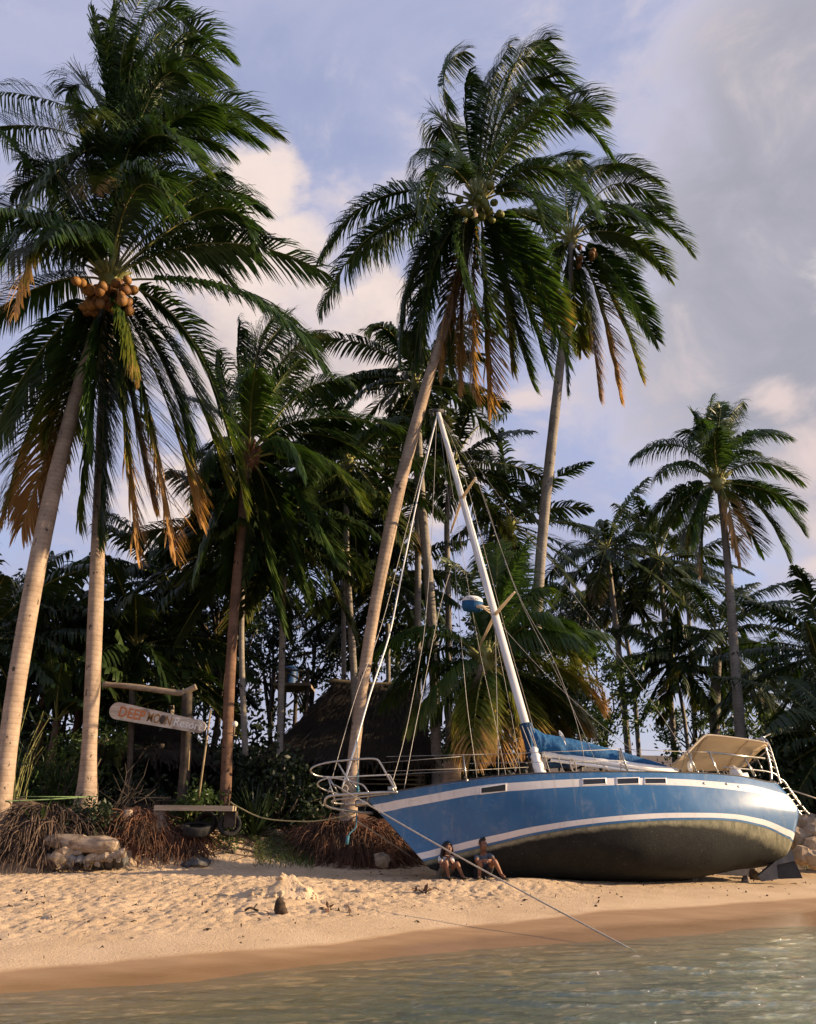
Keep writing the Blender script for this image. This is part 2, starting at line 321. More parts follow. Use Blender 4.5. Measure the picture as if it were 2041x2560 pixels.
def build_water():
    xs = axis([(-120, -20, 10), (-20, -9, .5), (-9, 11, .065), (11, 24, .6), (24, 120, 8)]); ys = axis([(-60, -6, 4), (-6, 3, .6), (3, 5, .1), (5, 14.4, .055), (14.4, 30, 2)])
    X, Y = np.meshgrid(xs, ys, indexing='ij')
    sl = .10; U = Y - .22 * X; W = X + .22 * Y
    warp = 1.1 * (fbm(X * .35, Y * .35, 3) - .5)
    Z = .022 * np.sin((U + warp) * 5.2) * (.4 + fbm(W * .25 + 9, U * .5, 2)) + .013 * np.sin((U * .9 + .35 * W + 2.2 * warp) * 14 + 1) * (.3 + fbm(W * .5, U * .8 + 30, 2))
    Z += .060 * (fbm(W * 1.1 + 2 * warp, U * 3.3, 4) - .47)
    d = Ysh(X) - Y; Z *= np.clip(d / 1.6 + .15, .06, 1); inside = (np.abs(X) < 100) & (Y > -50) & (Y < 25); Z = Z * inside
    A, B = X.shape; g = MB(); i0 = g.n; g.grid(np.stack([X, Y, Z], -1))
    e = MB(); v = np.stack([X, Y, Z], -1)
    # close the body of water below
    def rim(P): return np.concatenate([P[:, 0], P[-1, 1:], P[-2::-1, -1], P[0, -2:0:-1]])
    i = np.arange(A * B).reshape(A, B); ri = rim(i); rv = rim(v); lo = rv.copy(); lo[:, 2] = -2.2; n = len(ri); base = g.n
    g.add(lo, []); g.f += [(int(ri[k]), base + k, base + (k + 1) % n, int(ri[(k + 1) % n])) for k in range(n)]; g.f.append(tuple(base + k for k in range(n))); g.m += [0] * (n + 1)
    m = bpy.data.materials.new('sea_water'); m.use_nodes = True; t = NT(m.node_tree); t.n.remove(t.n['Principled BSDF']); co = t.n.new('ShaderNodeTexCoord').outputs['Object']
    cr = t.mapv(co, (1, 2.6, 1), rot=(0, 0, -.22))
    h = t.math('ADD', t.noise(cr, 4.5, 4, .6, .6), t.math('MULTIPLY', t.noise(cr, 17, 4, .65, .4), .4)); nb = t.bump(h, .9, .12)
    fr = t.node('ShaderNodeFresnel', {'IOR': 1.33, 'Normal': nb}).outputs[0]
    gl = t.node('ShaderNodeBsdfGlossy', {'Color': (1.0, .96, .82, 1), 'Roughness': .03, 'Normal': nb}); tr = t.node('ShaderNodeBsdfTransparent', {'Color': (.86, .92, .78, 1)})
    mx = t.node('ShaderNodeMixShader', {0: t.math('MULTIPLY', fr, .62), 1: tr.outputs[0], 2: gl.outputs[0]})
    out = t.n['Material Output']; t.l.new(mx.outputs[0], out.inputs['Surface'])
    tag(obj('water', g, m), kind='structure')

# ------------------------------------------------------------------ sky, sun, camera
SUN_EL, SUN_AZ = 17.0, 90.0        # azimuth clockwise from +Y (straight ahead): the sun stands low at the right
def build_light():
    w = bpy.data.worlds.new("World"); SC.world = w; w.use_nodes = True; t = NT(w.node_tree); bg = t.n['Background']
    sky = t.node('ShaderNodeTexSky'); sky.sky_type = 'NISHITA'; sky.sun_disc = False; sky.sun_elevation = R(SUN_EL); sky.sun_rotation = R(SUN_AZ); sky.dust_density = 1.5; sky.ozone_density = 2.0
    D = t.n.new('ShaderNodeTexCoord').outputs['Generated']
    def dirp(px, py):
        d = ray(px, py); return tuple(d / np.linalg.norm(d))
    def blob(px, py, r, sx=1.0):
        c = dirp(px, py); dv = t.node('ShaderNodeVectorMath', {0: D, 1: c}, operation='SUBTRACT').outputs[0]
        dv = t.mapv(dv, (1.0, 1.0, sx)); ln = t.node('ShaderNodeVectorMath', {0: dv}, operation='LENGTH').outputs[1]
        return t.math('SUBTRACT', 1.0, t.math('DIVIDE', ln, r), clamp=True)
    def union(bs):
        o = bs[0]
        for b in bs[1:]: o = t.math('MAXIMUM', o, b)
        return o
    S = .1
    K = S * 2 ** EXPO; col = lambda r, g, b: (r / K, g / K, b / K)
    n1 = t.noise(t.mapv(D, (1.6, 1.6, 4.0), rot=(0, .25, .3)), 1.6, 6, .58, .6)
    n2 = t.noise(t.mapv(D, (1, 1, 1.4)), 7.0, 7, .6, .4); n3 = t.noise(D, 17.0, 5, .62)
    up = t.node('ShaderNodeSeparateXYZ', {0: D}).outputs[2]
    c = t.mix(1.0, t.mix(1.0, sky.outputs[0], SKY_TINT, 'MULTIPLY'), (0, 0, 0), 'ADD')
    veil = t.math('ADD', t.math('ADD', .62, t.math('MULTIPLY', t.ramp(n1, .34, .66), .36)), t.math('MULTIPLY', t.ramp(n2, .4, .75), .25))
    c = t.mix(t.math('MULTIPLY', veil, t.ramp(up, -.02, .12)), c, col(.47, .49, .68))
    low = t.math('SUBTRACT', 1.0, t.ramp(up, .02, .30)); c = t.mix(t.math('MULTIPLY', low, .55), c, col(.56, .54, .66))
    # heaped white clouds behind the palms
    bs = union([blob(648, 470, .075), blob(600, 560, .09), blob(560, 660, .11), blob(690, 640, .085), blob(620, 770, .13), blob(735, 770, .09), blob(770, 900, .14), blob(850, 850, .10), blob(650, 950, .16), blob(900, 990, .15), blob(955, 745, .06), blob(480, 1290, .12), blob(1030, 1150, .13), blob(330, 760, .10)])
    f = t.math('ADD', bs, t.math('MULTIPLY', t.math('SUBTRACT', t.math('ADD', t.math('MULTIPLY', n2, .55), t.math('MULTIPLY', n3, .45)), .5), 2.0))
    mk = t.ramp(f, .18, .58); sh = t.ramp(t.noise(t.mapv(D, (1, 1, 1.3), (.13, 0, -.05)), 6.0, 5, .6), .35, .65)
    c = t.mix(mk, c, t.mix(sh, col(.66, .57, .58), col(.92, .77, .71)))
    # grey bank at the right
    g = union([blob(2030, 620, .25, .75), blob(2120, 300, .22, .9), blob(1960, 880, .17, 1.0), blob(1830, 760, .12), blob(2300, 700, .4)])
    f = t.math('ADD', g, t.math('MULTIPLY', t.math('SUBTRACT', n2, .5), .9)); mk = t.ramp(f, .10, .55)
    rim = t.ramp(f, .0, .22)
    c = t.mix(t.math('MULTIPLY', rim, .65), c, col(.66, .62, .72)); c = t.mix(mk, c, t.mix(t.ramp(n2, .35, .7), col(.39, .39, .455), col(.47, .46, .53)))
    p = union([blob(2060, 1130, .09, 1.4), blob(2080, 1410, .06, 3.0), blob(1960, 1000, .05, 1.2), blob(1300, 1000, .05, 2.5), blob(2200, 1300, .12, 2)])
    f = t.math('ADD', p, t.math('MULTIPLY', t.math('SUBTRACT', n2, .5), 2.4)); c = t.mix(t.math('MULTIPLY', t.ramp(f, .1, .9), .8), c, col(.86, .70, .66))
    added_cloud = blob(2640, 760, .26, 1.0); f = t.math('ADD', added_cloud, t.math('MULTIPLY', t.math('SUBTRACT', n2, .5), .8)); c = t.mix(t.ramp(f, .15, .7), c, col(2.2, 1.85, 1.55))  # unseen bright cloud added right of frame for glitter on water and stern
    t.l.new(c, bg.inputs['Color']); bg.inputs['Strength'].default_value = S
    L = bpy.data.lights.new('sun', 'SUN'); L.energy = SUN_E; L.angle = R(.6); L.color = (1.0, .74, .46); o = bpy.data.objects.new('sun', L); COL.objects.link(o)
    d = Vector((math.sin(R(SUN_AZ)) * math.cos(R(SUN_EL)), math.cos(R(SUN_AZ)) * math.cos(R(SUN_EL)), math.sin(R(SUN_EL))))
    o.rotation_euler = d.to_track_quat('Z', 'Y').to_euler(); o.location = (40, 0, 20)
    cam = bpy.data.cameras.new('camera'); oc = bpy.data.objects.new('camera', cam); COL.objects.link(oc); SC.camera = oc
    cam.sensor_fit = 'HORIZONTAL'; cam.sensor_width = 36; cam.lens = 36 * F / 2041; cam.clip_end = 3000; cam.clip_start = .05
    oc.location = (0, 0, H); oc.rotation_euler = (math.pi / 2 + TH, 0, 0)
    vs = SC.view_settings; vs.view_transform = 'Standard'; vs.look = 'None'; vs.exposure = EXPO; vs.gamma = 1; vs.use_curve_mapping = False
    SC.render.engine = 'CYCLES'; cy = SC.cycles; cy.max_bounces = 8; cy.diffuse_bounces = 3; cy.glossy_bounces = 3; cy.transmission_bounces = 4; cy.transparent_max_bounces = 8; cy.volume_bounces = 0
    cy.use_denoising = True; cy.caustics_reflective = False; cy.caustics_refractive = False; cy.use_adaptive_sampling = True; cy.adaptive_threshold = .015
    try: cy.denoiser = 'OPENIMAGEDENOISE'
    except Exception: pass
SKY_TINT = (1.25, 1.25, 1.4); SUN_E = 5.0; EXPO = .95
# ------------------------------------------------------------------ the sailboat
BP = dict(o=np.array([-.8736, 18.1885, 2.054]), yaw=15.7054, heel=15.4305, pit=4.4591, L=9.6519, B=1.2366, sb=.5744, f0=-.0054, fm=-.1388, fs=-.5542, rake=1.1541, ma=4.0242, ml=11.114)
def bframe():
    y, h, p = (R(BP[k]) for k in ('yaw', 'heel', 'pit'))
    A = np.array([math.cos(y) * math.cos(p), math.sin(y) * math.cos(p), math.sin(p)]); N0 = np.array([math.sin(y), -math.cos(y), 0]); U0 = np.cross(A, N0); U0 *= np.sign(U0[2])
    return A, N0 * math.cos(h) + U0 * math.sin(h), U0 * math.cos(h) - N0 * math.sin(h)
BA, BN, BU = bframe(); BO = BP['o']
def bw(a, b, c): return BO + np.multiply.outer(np.asarray(a, float), BA) + np.multiply.outer(np.asarray(b, float), BN) + np.multiply.outer(np.asarray(c, float), BU)
def bl(P): q = np.asarray(P) - BO; return np.array([q @ BA, q @ BN, q @ BU])
def bpx(px, py, b):                            # pixel ray cut with the boat's plane at lateral offset b
    d = ray(px, py); o = np.array([0, 0, H]); k = ((BO + BN * b - o) @ BN) / (d @ BN); return o + d * k
Z1 = lambda x, y: (740 + .7568 * x, 1750 + .7568 * y)
Z3 = lambda x, y: (750 + .349 * x, 1850 + .349 * y)
Z4 = lambda x, y: (1250 + .4602 * x, 1750 + .4602 * y)
def beam(s):
    s = np.clip(np.asarray(s, float), 0, 1); q = np.clip(1 - s / .55, 0, 1); r = np.clip((s - .55) / .45, 0, 1)
    return BP['B'] * np.where(s < .55, 1 - q ** 2.1, 1 - (1 - BP['sb']) * r ** 2)
_railpx = np.array([Z1(*p) for p in ((235, 330), (300, 308), (420, 289), (500, 275), (650, 255), (800, 243), (1000, 238), (1200, 238), (1400, 243), (1500, 252), (1590, 272))])
def sheer0(s): return BP['f0'] * (1 - s) * (1 - 2 * s) + BP['fm'] * 4 * s * (1 - s) + BP['fs'] * s * (2 * s - 1)
_ss = np.linspace(0, 1, 41); _P = bw(_ss * BP['L'], beam(_ss), sheer0(_ss)); _q = proj(_P)
_corr = (_q[:, 1] - np.interp(_q[:, 0], _railpx[:, 0], _railpx[:, 1])) * np.array([mpp(p) for p in _P]); _corr[0] = _corr[1] * .5
def sheer(s): return sheer0(s) + np.interp(s, _ss, _corr)
HA, HB, HT, HE = .35, 1.0, .4, 1.0
def hull_point(s, t, side=1.0, cap=0.0):
    """s 0..1 bow to stern, t 0 rail .. 1 keel; cap 0..1 rounds the stern off"""
    D = 1.72 + .30 * math.sin(math.pi * min(s, 1)) - .12 * max(0, (s - .6) / .4) ** 2
    n = 1.25 + 1.5 * min(1, s / .5) + .1 * max(0, (s - .6) / .4)
    fl = 1 - max(0, .5 - s) * .55 * t
    w = (1 - t ** n) ** (1 / n) if t < 1 else 0.0
    b = float(beam(s)) * w * fl + .015
    a0 = BP['rake'] * (t * D / 1.5) if t * D < 1.5 else BP['rake'] + (t * D - 1.5) * 2.6
    a1 = BP['L'] - .22 + HA * math.sin(min(t / .5, 1) * math.pi / 2) - HB * max(0, t - HT) ** HE
    a = a0 + s * (a1 - a0); c = float(sheer(s)) - t * D
    if cap:
        a += .34 * math.sin(cap * math.pi / 2) * (1 - .3 * t); b *= max(0, math.cos(cap * math.pi / 2)) ** .75
    return bw(a, b * side, c), b
S2A = np.array([Z1(*p) for p in ((250, 348), (420, 317), (620, 280), (900, 262), (1100, 257), (1300, 262), (1500, 281), (1560, 293), (1620, 312), (1650, 335))])
S2B = np.array([Z1(*p) for p in ((268, 375), (440, 341), (620, 308), (900, 288), (1100, 280), (1300, 283), (1500, 303), (1560, 316), (1625, 340), (1655, 362))])
S1A = np.array([Z1(*p) for p in ((402, 508), (600, 460), (800, 415), (1000, 388), (1200, 373), (1400, 373), (1500, 383), (1600, 412), (1640, 437), (1660, 458))])
S1B = np.array([Z1(*p) for p in ((415, 527), (600, 483), (800, 435), (1000, 405), (1200, 390), (1400, 388), (1500, 400), (1600, 432), (1640, 463), (1652, 490))])
def build_boat():
    boat = thing('sailboat', 'blue and white sailboat with a white mast, heeled over aground on the sand', 'sailboat', on((2.5, 18.6)))
    # ---- hull: rows follow the painted bands
    st = [(s, 0) for s in np.concatenate([np.linspace(0, .12, 9), np.linspace(.14, 1, 44)])] + [(1, c) for c in (.15, .3, .45, .6, .75, .9, 1)]
    T = np.linspace(0, 1, 241); rows = []
    last = None
    for s, cap in st:
        P = np.array([hull_point(s, t, 1, cap)[0] for t in T]); q = proj(P); tk = []
        for k, cv in enumerate((S2A, S2B, S1A, S1B)):
            y = np.interp(q[:, 0], cv[:, 0], cv[:, 1]); d = q[:, 1] - y; i = np.argmax((d[:-1] <= 0) & (d[1:] > 0)); tk.append(T[i] + (T[i + 1] - T[i]) * (-d[i] / (d[i + 1] - d[i] + 1e-9)) if (d[i] <= 0 < d[i + 1]) else None)
        if None in tk or cap > .8 or tk != sorted(tk) or (last is not None and max(abs(a_ - b_) for a_, b_ in zip(tk, last)) > .12): tk = list(last) if last is not None else [.08, .2, .6, .66]
        last = tk; rows.append(tk)
    rows = np.array(rows); k = np.ones(5) / 5
    for c in range(4): rows[2:-2, c] = np.convolve(rows[:, c], k, 'valid')
    sub = [0, 3, 2, 6, 2]      # subdivisions: above stripe, stripe, blue, boot stripe
    tl = []
    for r in rows:
        e = [0, *r, min(r[3] + .022, .97)]; row = []
        for j, nn in enumerate((4, 3, 10, 3, 2)): row += list(np.linspace(e[j], e[j + 1], nn, endpoint=False))
        row += list(np.linspace(e[5], 1, 22)); tl.append(row)
    band = [0] * 4 + [1] * 3 + [0] * 10 + [1] * 3 + [0] * 2 + [2] * 21
    near = np.array([[hull_point(s, t, 1, cap)[0] for t in row] for (s, cap), row in zip(st, tl)]); far = np.array([[hull_point(s, t, -1, cap)[0] for t in row] for (s, cap), row in zip(st, tl)])
    cum = np.concatenate([np.zeros((len(near), 1)), np.cumsum(np.linalg.norm(np.diff(near, axis=1), axis=2), axis=1)], 1); att = np.clip(cum - cum[:, 22:23], 0, 9); aft = np.array([[s + cap * .05 for t in row] for (s, cap), row in zip(st, tl)])
    g = MB()
    for G in (near, far):
        n0 = len(g.f); g.grid(G, 0, att.ravel()); W = G.shape[1] - 1
        for i in range(n0, len(g.f)): g.m[i] = band[(i - n0) % W]
    # stem face between the two sides
    g.grid(np.stack([near[0], far[0]], 1), 0, np.stack([att[0], att[0]], 1).ravel())
    nf = len(g.f)
    for i in range(nf - near.shape[1] + 1, nf): g.m[i] = band[i - (nf - near.shape[1] + 1)]
    def paint(name, c1, c2, coat=.3):
        m, t, b, co = newmat(name); n = t.noise(co, .9, 5, .6); c = t.mix(t.ramp(n, .3, .7), c1, c2)
        dr = t.noise(t.mapv(co, (3, 3, .25)), 3.0, 4, .65); c = t.mix(t.math('MULTIPLY', t.ramp(dr, .52, .8), .42), c, (.27, .27, .24)); sc = t.noise(t.mapv(co, (1, 1, 14), rot=(.1, .06, 0)), 4.0, 4, .7); c = t.mix(t.math('MULTIPLY', t.ramp(sc, .64, .70), .35), c, (.09, .10, .11)); ch = t.noise(co, 2.6, 5, .7); c = t.mix(t.math('MULTIPLY', t.ramp(ch, .5, .75), .22), c, (.36, .38, .40)); ru = t.noise(t.mapv(co, (5, 5, .5)), 2.2, 3, .6); c = t.mix(t.math('MULTIPLY', t.ramp(ru, .68, .76), .5), c, (.20, .10, .045))
        setb(t, b, Base_Color=c, Roughness=t.math('ADD', .16, t.math('MULTIPLY', n, .22)), Normal=t.bump(t.noise(co, 2.2, 3, .5), .06, .05)); b.inputs['Specular IOR Level'].default_value = .55; return m
    blue = paint('blue_hull_paint', (.020, .105, .255), (.034, .14, .31)); white = paint('white_stripe_paint', (.66, .62, .60), (.72, .69, .67))
    m, t, b, co = newmat('fouled_bottom_paint'); bel = t.node('ShaderNodeAttribute', attribute_name='below').outputs['Fac']; af = t.node('ShaderNodeAttribute', attribute_name='aft').outputs['Fac']
    n = t.noise(co, 3.2, 6, .68); n2 = t.noise(t.mapv(co, (1, 1, .35)), 7, 5, .7)
    wd = t.math('ADD', .13, t.math('MULTIPLY', t.ramp(af, .6, 1.02), .34))
    f = t.math('ADD', t.math('DIVIDE', bel, wd), t.math('MULTIPLY', t.math('SUBTRACT', t.math('ADD', t.math('MULTIPLY', n, .6), t.math('MULTIPLY', n2, .4)), .5), 1.9))
    olive = t.mix(t.ramp(n2, .35, .65), (.125, .125, .08), (.28, .26, .175)); black = t.mix(t.ramp(n, .35, .7), (.004, .0052, .006), (.012, .0135, .012))
    c = t.mix(t.ramp(bel, 0.0, .03), (.10, .11, .08), olive); c = t.mix(t.ramp(f, .35, 1.05), c, black)
    bar = t.noise(co, 38, 2, .5); c = t.mix(t.math('MULTIPLY', t.ramp(bar, .71, .76), .7), c, (.3, .29, .25))
    setb(t, b, Base_Color=c, Roughness=.75, Normal=t.bump(t.noise(co, 26, 4, .7), .35, .02)); b.inputs['Specular IOR Level'].default_value = .25
    hull = obj('hull', g, [blue, white, m], boat, att='below')
    a = hull.data.attributes.new('aft', 'FLOAT', 'POINT'); a.data.foreach_set('value', np.concatenate([aft.ravel(), aft.ravel(), np.zeros(2 * near.shape[1])]))
    # ---- windows in the white stripe
    NP = near.reshape(-1, 3); NQ = proj(NP)
    def hp(px, py, off=.0):
        d = np.hypot(NQ[:, 0] - px, NQ[:, 1] - py); i = np.argsort(d)[:6]; w = 1 / (d[i] + .5); Y = (NP[i, 1] * w).sum() / w.sum()
        return at(px, py, Y) + BN * off
    def hullquad(pts, off):
        return [hp(*p, off) for p in pts]
    for xs in (((612, 292), (692, 280), (692, 301), (612, 309)), ((948, 263), (1022, 261), (1023, 277), (949, 281)), ((1061, 261), (1131, 259), (1132, 276), (1062, 279)), ((1153, 261), (1221, 261), (1222, 276), (1154, 277))):
        q = [Z1(*p) for p in xs]; cx = np.mean([p[0] for p in q]); cy = np.mean([p[1] for p in q])
        big = [(cx + (p[0] - cx) * 1.10, cy + (p[1] - cy) * 1.34) for p in q]
        fr = MB(); I = hullquad(q, .022); O = hullquad(big, .016); Ob = hullquad(big, -.02); Ib = hullquad(q, .0)
        for k in range(4):
            j = (k + 1) % 4; fr.add([O[k], O[j], I[j], I[k]], [(0, 1, 2, 3)]); fr.add([O[k], O[j], Ob[j], Ob[k]], [(3, 2, 1, 0)]); fr.add([I[k], I[j], Ib[j], Ib[k]], [(0, 1, 2, 3)])
        w = MB(); G = hullquad(q, .008); w.add(G, [(0, 1, 2, 3)]); w.add(hullquad(q, -.02) + G, [(3, 2, 1, 0)])
        wo = obj('window', w, M['glass'], boat, smooth=False); obj('window_frame', fr, M['white'], wo, smooth=False)
    thru = MB()
    for p in ((1349, 276), (1423, 278), (1462, 287)): thru.ball(hp(*Z1(*p), .0), .03, 8, 6)
    obj('drain_fitting', thru, M['steel'], boat)
    # ---- deck, coachroof, toe rail
    e = np.array([hull_point(s, 0, 1, cap)[0] for s, cap in st]); f_ = np.array([hull_point(s, 0, -1, cap)[0] for s, cap in st])
    g = MB(); g.grid(np.stack([e - BU * .03, (e * .67 + f_ * .33) + BU * .0, (e * .33 + f_ * .67) + BU * .0, f_ - BU * .03], 1)); obj('deck', g, M['deck'], boat)
    g = MB(); g.tube(e + BU * .008, .014, 6); g.tube(f_ + BU * .008, .014, 6); obj('toe_rail', g, M['teak'], boat)
    g = MB(); sec = []
    for a_, hw, hh in ((2.6, .25, .02), (2.9, .5, .16), (4.2, .62, .2), (6.0, .66, .22), (7.2, .62, .24), (7.3, .6, .02)):
        c0 = float(sheer(a_ / BP['L'])) - .01; sec.append([bw(a_, b_, c0 + z_) for b_, z_ in ((hw + .06, -.02), (hw, hh * .8), (hw * .6, hh), (-hw * .6, hh), (-hw, hh * .8), (-hw - .06, -.02))])
    g.grid(sec); obj('coachroof', g, M['white'], boat)
    # ---- mast
    mb = bpx(1352, 1945, 0.0); mt = bpx(1096, 1032, 0.0); md = mt - mb; ML = np.linalg.norm(md); md /= ML
    mb = mb - md * .35
    fwd = -(BA - md * (BA @ md)); fwd /= np.linalg.norm(fwd); lat = np.cross(md, fwd)
    def mast_at(px, py):       # point of the mast axis nearest in height to a photo pixel
        k = np.linspace(0, ML, 400); P = mb + md * .35 + np.outer(k, md); return P[np.argmin(np.hypot(*(proj(P) - [px, py]).T))]
    g = MB(); ks = np.linspace(0, ML + .35, 14); G = []
    for k in ks:
        tp = 1 - .30 * max(0, (k / (ML + .35) - .55) / .45); an = np.arange(16) * 2 * math.pi / 16
        G.append(mb + md * k + np.cos(an)[:, None] * fwd * .105 * tp + np.sin(an)[:, None] * lat * .072 * tp)
    g.grid(G, closev=True); g.add(G[-1], [tuple(range(16))]); mast = obj('mast', g, M['mast'], boat)
    g = MB(); g.box(mt + md * .05, (.34, .14, .1), [fwd, lat, md]); g.tube([mt + md * .08 + fwd * .1, mt + md * .12 + fwd * .24, mt - md * .05 + fwd * .3], .03, 6); g.tube([mt + md * .1 - fwd * .1, mt + md * .26 - fwd * .1], .012, 6); g.ball(mt + fwd * .2 - md * .06, (.06, .03, .07)); g.ball(mt - fwd * .2 - md * .04, (.05, .03, .06)); obj('masthead_fitting', g, M['stone_dark'], mast)
    for (n_, f2) in (((1190, 1190), (1127, 1300)), ((1287, 1467), (1196, 1607))):
        c = (np.array(n_) + np.array(f2)) / 2; m0 = mast_at(*c); g = MB()
        for tp, sg in ((n_, 1), (f2, -1)):
            d = ray(*tp); o0 = np.array([0, 0, H]); k = ((m0 - o0) @ np.cross(BN, md)) / (d @ np.cross(BN, md)); cand = None
            # spreader end: along +-lateral from the mast, at the length that lands on this pixel
            L_ = np.linspace(.2, 2.2, 300); P = m0 + np.outer(L_, BN) * sg + np.outer(L_, BA) * .10; q = proj(P); i = np.argmin(np.abs(q[:, 0] - tp[0])); e1 = P[i]
            g.tube([m0, m0 * .4 + e1 * .6, e1], [.045, .036, .024], 8)
        g.ball(m0, (.1, .1, .07)); obj('spreader', g, M['cream'], mast)
    # radar dome on a bracket
    rc = bpx(1181, 1512, -.05); mm = mast_at(1230, 1528); rup = np.array([.08, -.1, 1.0]); rup /= np.linalg.norm(rup); rx = np.cross([0, 1, 0], rup); rx /= np.linalg.norm(rx); ry = np.cross(rup, rx)
    r0 = 26 * mpp(rc); g = MB()
    for pr, mi in ((((0, .78), (.6, .8), (.92, .62), (1.0, .42), (1.0, .30)), 0), (((1.0, .30), (1.0, .02), (.97, -.3), (.86, -.58), (.5, -.68), (0, -.7)), 1)):
        g.grid([[rc + (rx * math.cos(p) + ry * math.sin(p)) * r_ * r0 + rup * z_ * r0 for p in np.arange(20) * 2 * math.pi / 20] for r_, z_ in pr], mi, closev=True)
    rd = obj('radar_dome', g, [M['white'], M['cover']], mast)
    g = MB(); pc = rc - rup * r0 * .25 + rx * r0 * .75 - ry * .22
    g.ball(pc, (.13, .05, .05), ax=[rx, ry, rup])
    for k in (-.10, 0, .1): g.tube([pc + rx * .02, mm + md * k * 1.4 - lat * .03], .016, 6)
    obj('radar_bracket', g, M['cream'], rd)
    def text3(s, o, xd, yd, size, mat, name, parent, depth=.002, space=1.0, bold=0.0):
        cu = bpy.data.curves.new(name, 'FONT'); cu.body = s; cu.size = size; cu.extrude = depth; cu.space_character = space; cu.offset = bold; cu.resolution_u = 3
        to = bpy.data.objects.new(name + '_tmp', cu); COL.objects.link(to); dg = bpy.context.evaluated_depsgraph_get(); me = bpy.data.meshes.new_from_object(to.evaluated_get(dg)); bpy.data.objects.remove(to)
        xd = np.asarray(xd, float) / np.linalg.norm(xd); yd = np.asarray(yd, float); yd = yd - xd * (yd @ xd); yd /= np.linalg.norm(yd); zd = np.cross(xd, yd)
        Mx = Matrix([[*r_, 0] for r_ in np.stack([xd, yd, zd], 1).tolist()] + [[0, 0, 0, 1]]); Mx.translation = Vector(o - rootloc(parent)); me.transform(Mx); me.materials.clear(); me.materials.append(mat); me.name = name
        ob = bpy.data.objects.new(name, me); COL.objects.link(ob); ob.parent = parent; return ob
    globals()['text3'] = text3
    text3('FURUNO', rc - ry * (r0 * 1.0) * 1.005 - rx * r0 * .62 + rup * r0 * .33, rx, rup, r0 * .34, M['letter_dark'], 'lettering', rd)
    # ---- boom and sail cover
    g = MB(); b0 = bpx(*Z4(235, 292), .05); b1 = bpx(*Z4(925, 384), .25); g.tube([b0 - (b1 - b0) * .01, b1 + (b1 - b0) * .06], .078, 10); g.tube([b0 - BU * .13 + (b1 - b0) * .05, b1 - BU * .12], .035, 8)
    g.tube([b0 + (b1 - b0) * .62 + BU * .05, b0 + (b1 - b0) * .62 - BU * .3], .02, 6); boom = obj('boom', g, M['white'], boat)
    top = np.array([Z4(*p) for p in ((140, 138), (190, 155), (240, 185), (300, 195), (400, 214), (520, 245), (640, 276), (740, 305), (830, 332), (905, 356))]); bot = np.array([Z4(*p) for p in ((165, 300), (205, 290), (245, 291), (300, 299), (400, 312), (520, 327), (640, 340), (740, 347), (830, 356), (905, 364))])
    G = []; N_ = 60
    for i in range(N_):
        u = i / (N_ - 1) * (len(top) - 1); k = min(int(u), len(top) - 2); f = u - k; tq = top[k] * (1 - f) + top[k + 1] * f; bq = bot[k] * (1 - f) + bot[k + 1] * f
        lb = .02 + .2 * i / N_; pt = bpx(*tq, lb); pb = bpx(*bq, lb); c = (pt + pb) / 2; h = (pt - pb) / 2; hl = np.linalg.norm(h); ring = []
        for j in range(20):
            an = j * 2 * math.pi / 20; wv = 1 + .34 * (fbm(i * .55 + j * .35, j * .25, 3) - .45) * 2 + .06 * math.sin(i * 1.15 + j * .8)
            r_ = (.6 + .4 * (1 - math.sin(an)) * .5); ring.append(c + h * math.sin(an) * (1.0 + .05 * (wv - 1)) + BN * math.cos(an) * min(.19, hl * .75) * r_ * wv)
        G.append(ring)
    g = MB(); g.grid(G, closev=True); g.add(G[-1], [tuple(range(20))]); g.add(G[0], [tuple(range(19, -1, -1))]); obj('sail_cover', g, M['cover'], boom)
    g = MB(); G = []
    for py in np.linspace(1812, 1898, 16):
        c = mast_at(1306 + (py - 1812) * .31, py) ; an = np.arange(20) * 2 * math.pi / 20; wv = 1 + .1 * (fbm(an * 1.6, np.full(20, py * .08), 3) - .45) * 2
        G.append(c + (np.cos(an) * .155 * wv)[:, None] * fwd + (np.sin(an) * .12 * wv)[:, None] * lat)
    g.grid(G, closev=True); obj('mast_collar_cover', g, M['cover_dark'], mast)
    # white bundled sail and gear at the mast foot
    g = MB(); p0 = bpx(1335, 1872, .25); p1 = bpx(1352, 1932, .3); pp = smoothpath([p0, (p0 + p1) / 2 + BN * .05 - BA * .04, p1 - BU * .05], 12); g.tube(pp, .11 * (1 + .25 * np.sin(np.arange(12) * 1.9)) * np.linspace(.7, 1.1, 12), 12); obj('bundled_sail', g, M['white'], mast)
    g = MB()
    for x0, y0, x1, y1 in ((120, 140, 215, 385), (150, 150, 250, 390), (240, 285, 275, 400), (315, 300, 350, 395), (545, 345, 600, 385), (645, 262, 660, 390), (655, 262, 690, 390), (640, 330, 700, 392), (165, 145, 245, 400)): g.tube([bpx(*Z4(x0, y0), .2), bpx(*Z4(x1, y1), .3)], .010, 6)
    obj('running_rigging', g, M['rope'], boat)
    g = MB(); c = bpx(*Z4(397, 360), .35); an = np.linspace(0, 50, 130); g.tube([c + BA * math.cos(q) * .06 + BU * (math.sin(q) * .16) + BN * .0008 * q for q in an], .009, 5); obj('rope_coil', g, M['rope'], boat)
    g = MB(); c = bpx(*Z4(660, 300), .3); g.tube([c + BU * .1, c - BU * .12], .03, 8); obj('block', g, M['rope'], boat)
    g = MB(); q0 = bpx(*Z4(300, 345), -.1); g.box(q0, (.34, .2, .16), [BA, BN, BU]); g.box(q0 + BA * .3 - BU * .03, (.2, .2, .12), [BA, BN, BU]); obj('deck_locker', g, M['letter_ochre'] if False else M['cover_dark'], boat)
